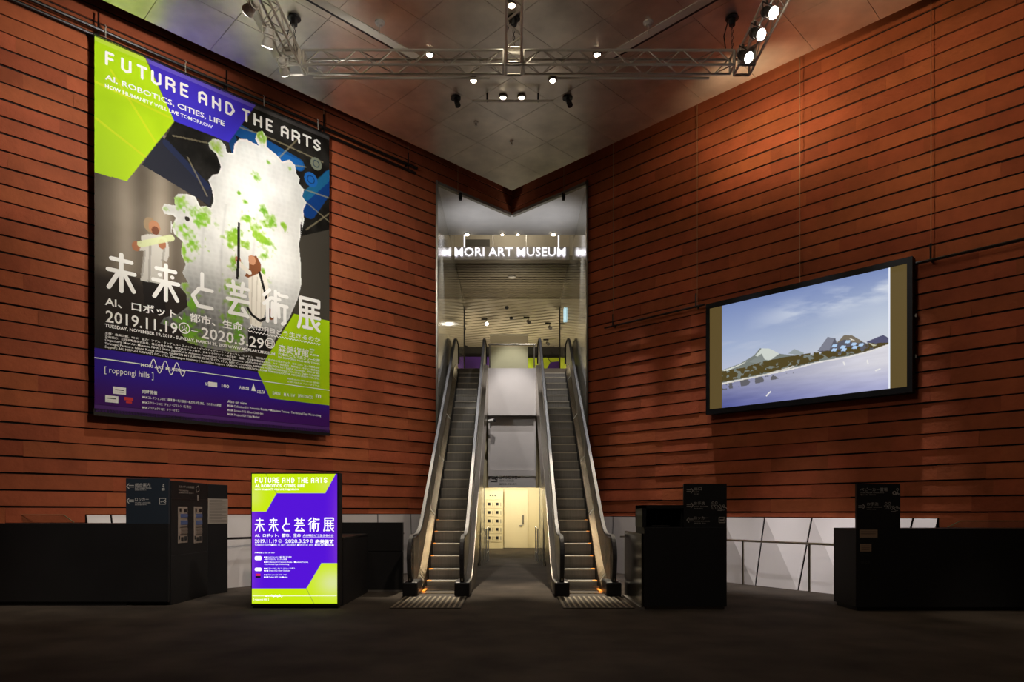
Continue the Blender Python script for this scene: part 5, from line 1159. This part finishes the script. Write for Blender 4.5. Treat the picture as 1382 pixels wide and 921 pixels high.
mb = MB(); mb.prism([(gx0, gy, zc+.004), (8.6, gy, zc+.004), (8.6, gy, gz), (gx1, gy, gz)], (0, .01, 0)); mb.build('pane', M_glass, t)
mb = MB(); mb.tube([(gx0, gy, zc+.01), (gx1, gy, gz), (8.6, gy, gz)], .007, 6); mb.build('edge', M_edge, t)

# ------------------------------------------------------------------ leaning white panels and railings
def base_off(a, sd):
    b = .16+.0*a+max(0, a-4.2)*(.35 if sd > 0 else .16)
    return b
edges = [2.0, 2.46, 3.12, 3.78, 4.44, 5.1, 5.76, 6.42, 6.98, 7.25]
names_r = ['hidden behind the foot of the screen-side escalator', 'between the screen-side escalator and the hooded counter', 'behind the hooded recess of the counter', 'behind the exit sign panel of the hooded counter', 'behind the steel railing, next to the exit sign panel', 'behind the steel railing, middle of the three widest', 'behind the steel railing, next to the stroller sign panel', 'showing over the stickered counter, next to the stroller sign', 'showing over the stickered counter, narrow end one']
names_l = ['hidden behind the foot of the banner-side escalator', 'between the black screen wall and the banner-side escalator', 'over the black screen wall, nearer the escalator', 'over the black screen wall, nearer the lit poster', 'behind the lit poster stand', 'between the notice sheet cabinet and the lit poster', 'behind the cabinet with the notice sheet', 'over the long counter, next to the information sign', 'over the long counter, narrow end one']
for sd, W, zt, nm in ((1, WR, 1.325, names_r), (-1, WL, 1.385, names_l)):
    ed = edges+[]
    for i in range(len(ed)-1):
        a, b = ed[i]/R2+.016, ed[i+1]/R2-.016
        if i == len(ed)-2: pass
        lab = 'white leaning panel %s' % nm[i]
        fa, fb_ = base_off(ed[i], sd), base_off(ed[i+1], sd); th = .025
        P = [W.p(a, fa-th, .0), W.p(b, fb_-th, .0), W.p(b, fb_, 0), W.p(a, fa, 0), W.p(a, .075-th, zt), W.p(b, .075-th, zt), W.p(b, .075, zt), W.p(a, .075, zt)]
        mb = MB(); mb.hexa(P); o = mb.build('leaning_panel', M_white); tag(o, ' '.join(lab.split()[:16]), 'wall panel', 'white leaning panels along the foot of the walls')
def railing(W, sd, label, aa, posts, zr, m):
    t = thing('floor_railing', label, 'railing', W.p(aa[0]/R2, base_off(aa[0], sd)+.1, 0))
    pts = [W.p(a/R2, base_off(a, sd)+.09, zr) for a in np.linspace(aa[0], aa[1], 12)]
    mb = MB(); mb.tube(pts, .022, 8); mb.build('rail', m, t)
    for a in posts:
        p = W.p(a/R2, base_off(a, sd)+.09, 0); mb = MB(); mb.tube([p, p+Vector((0, 0, zr))], .024, 8); mb.build('post', m, t)
railing(WR, 1, 'low steel railing before the white panels beside the hooded counter', (2.7, 7.0), (3.4, 4.1, 4.93, 5.95, 6.7), .87, M_steel)
railing(WL, -1, 'low dark railing before the white panels beside the lit poster', (2.7, 7.0), (3.6, 4.5, 5.0, 6.6), .94, M_rail)
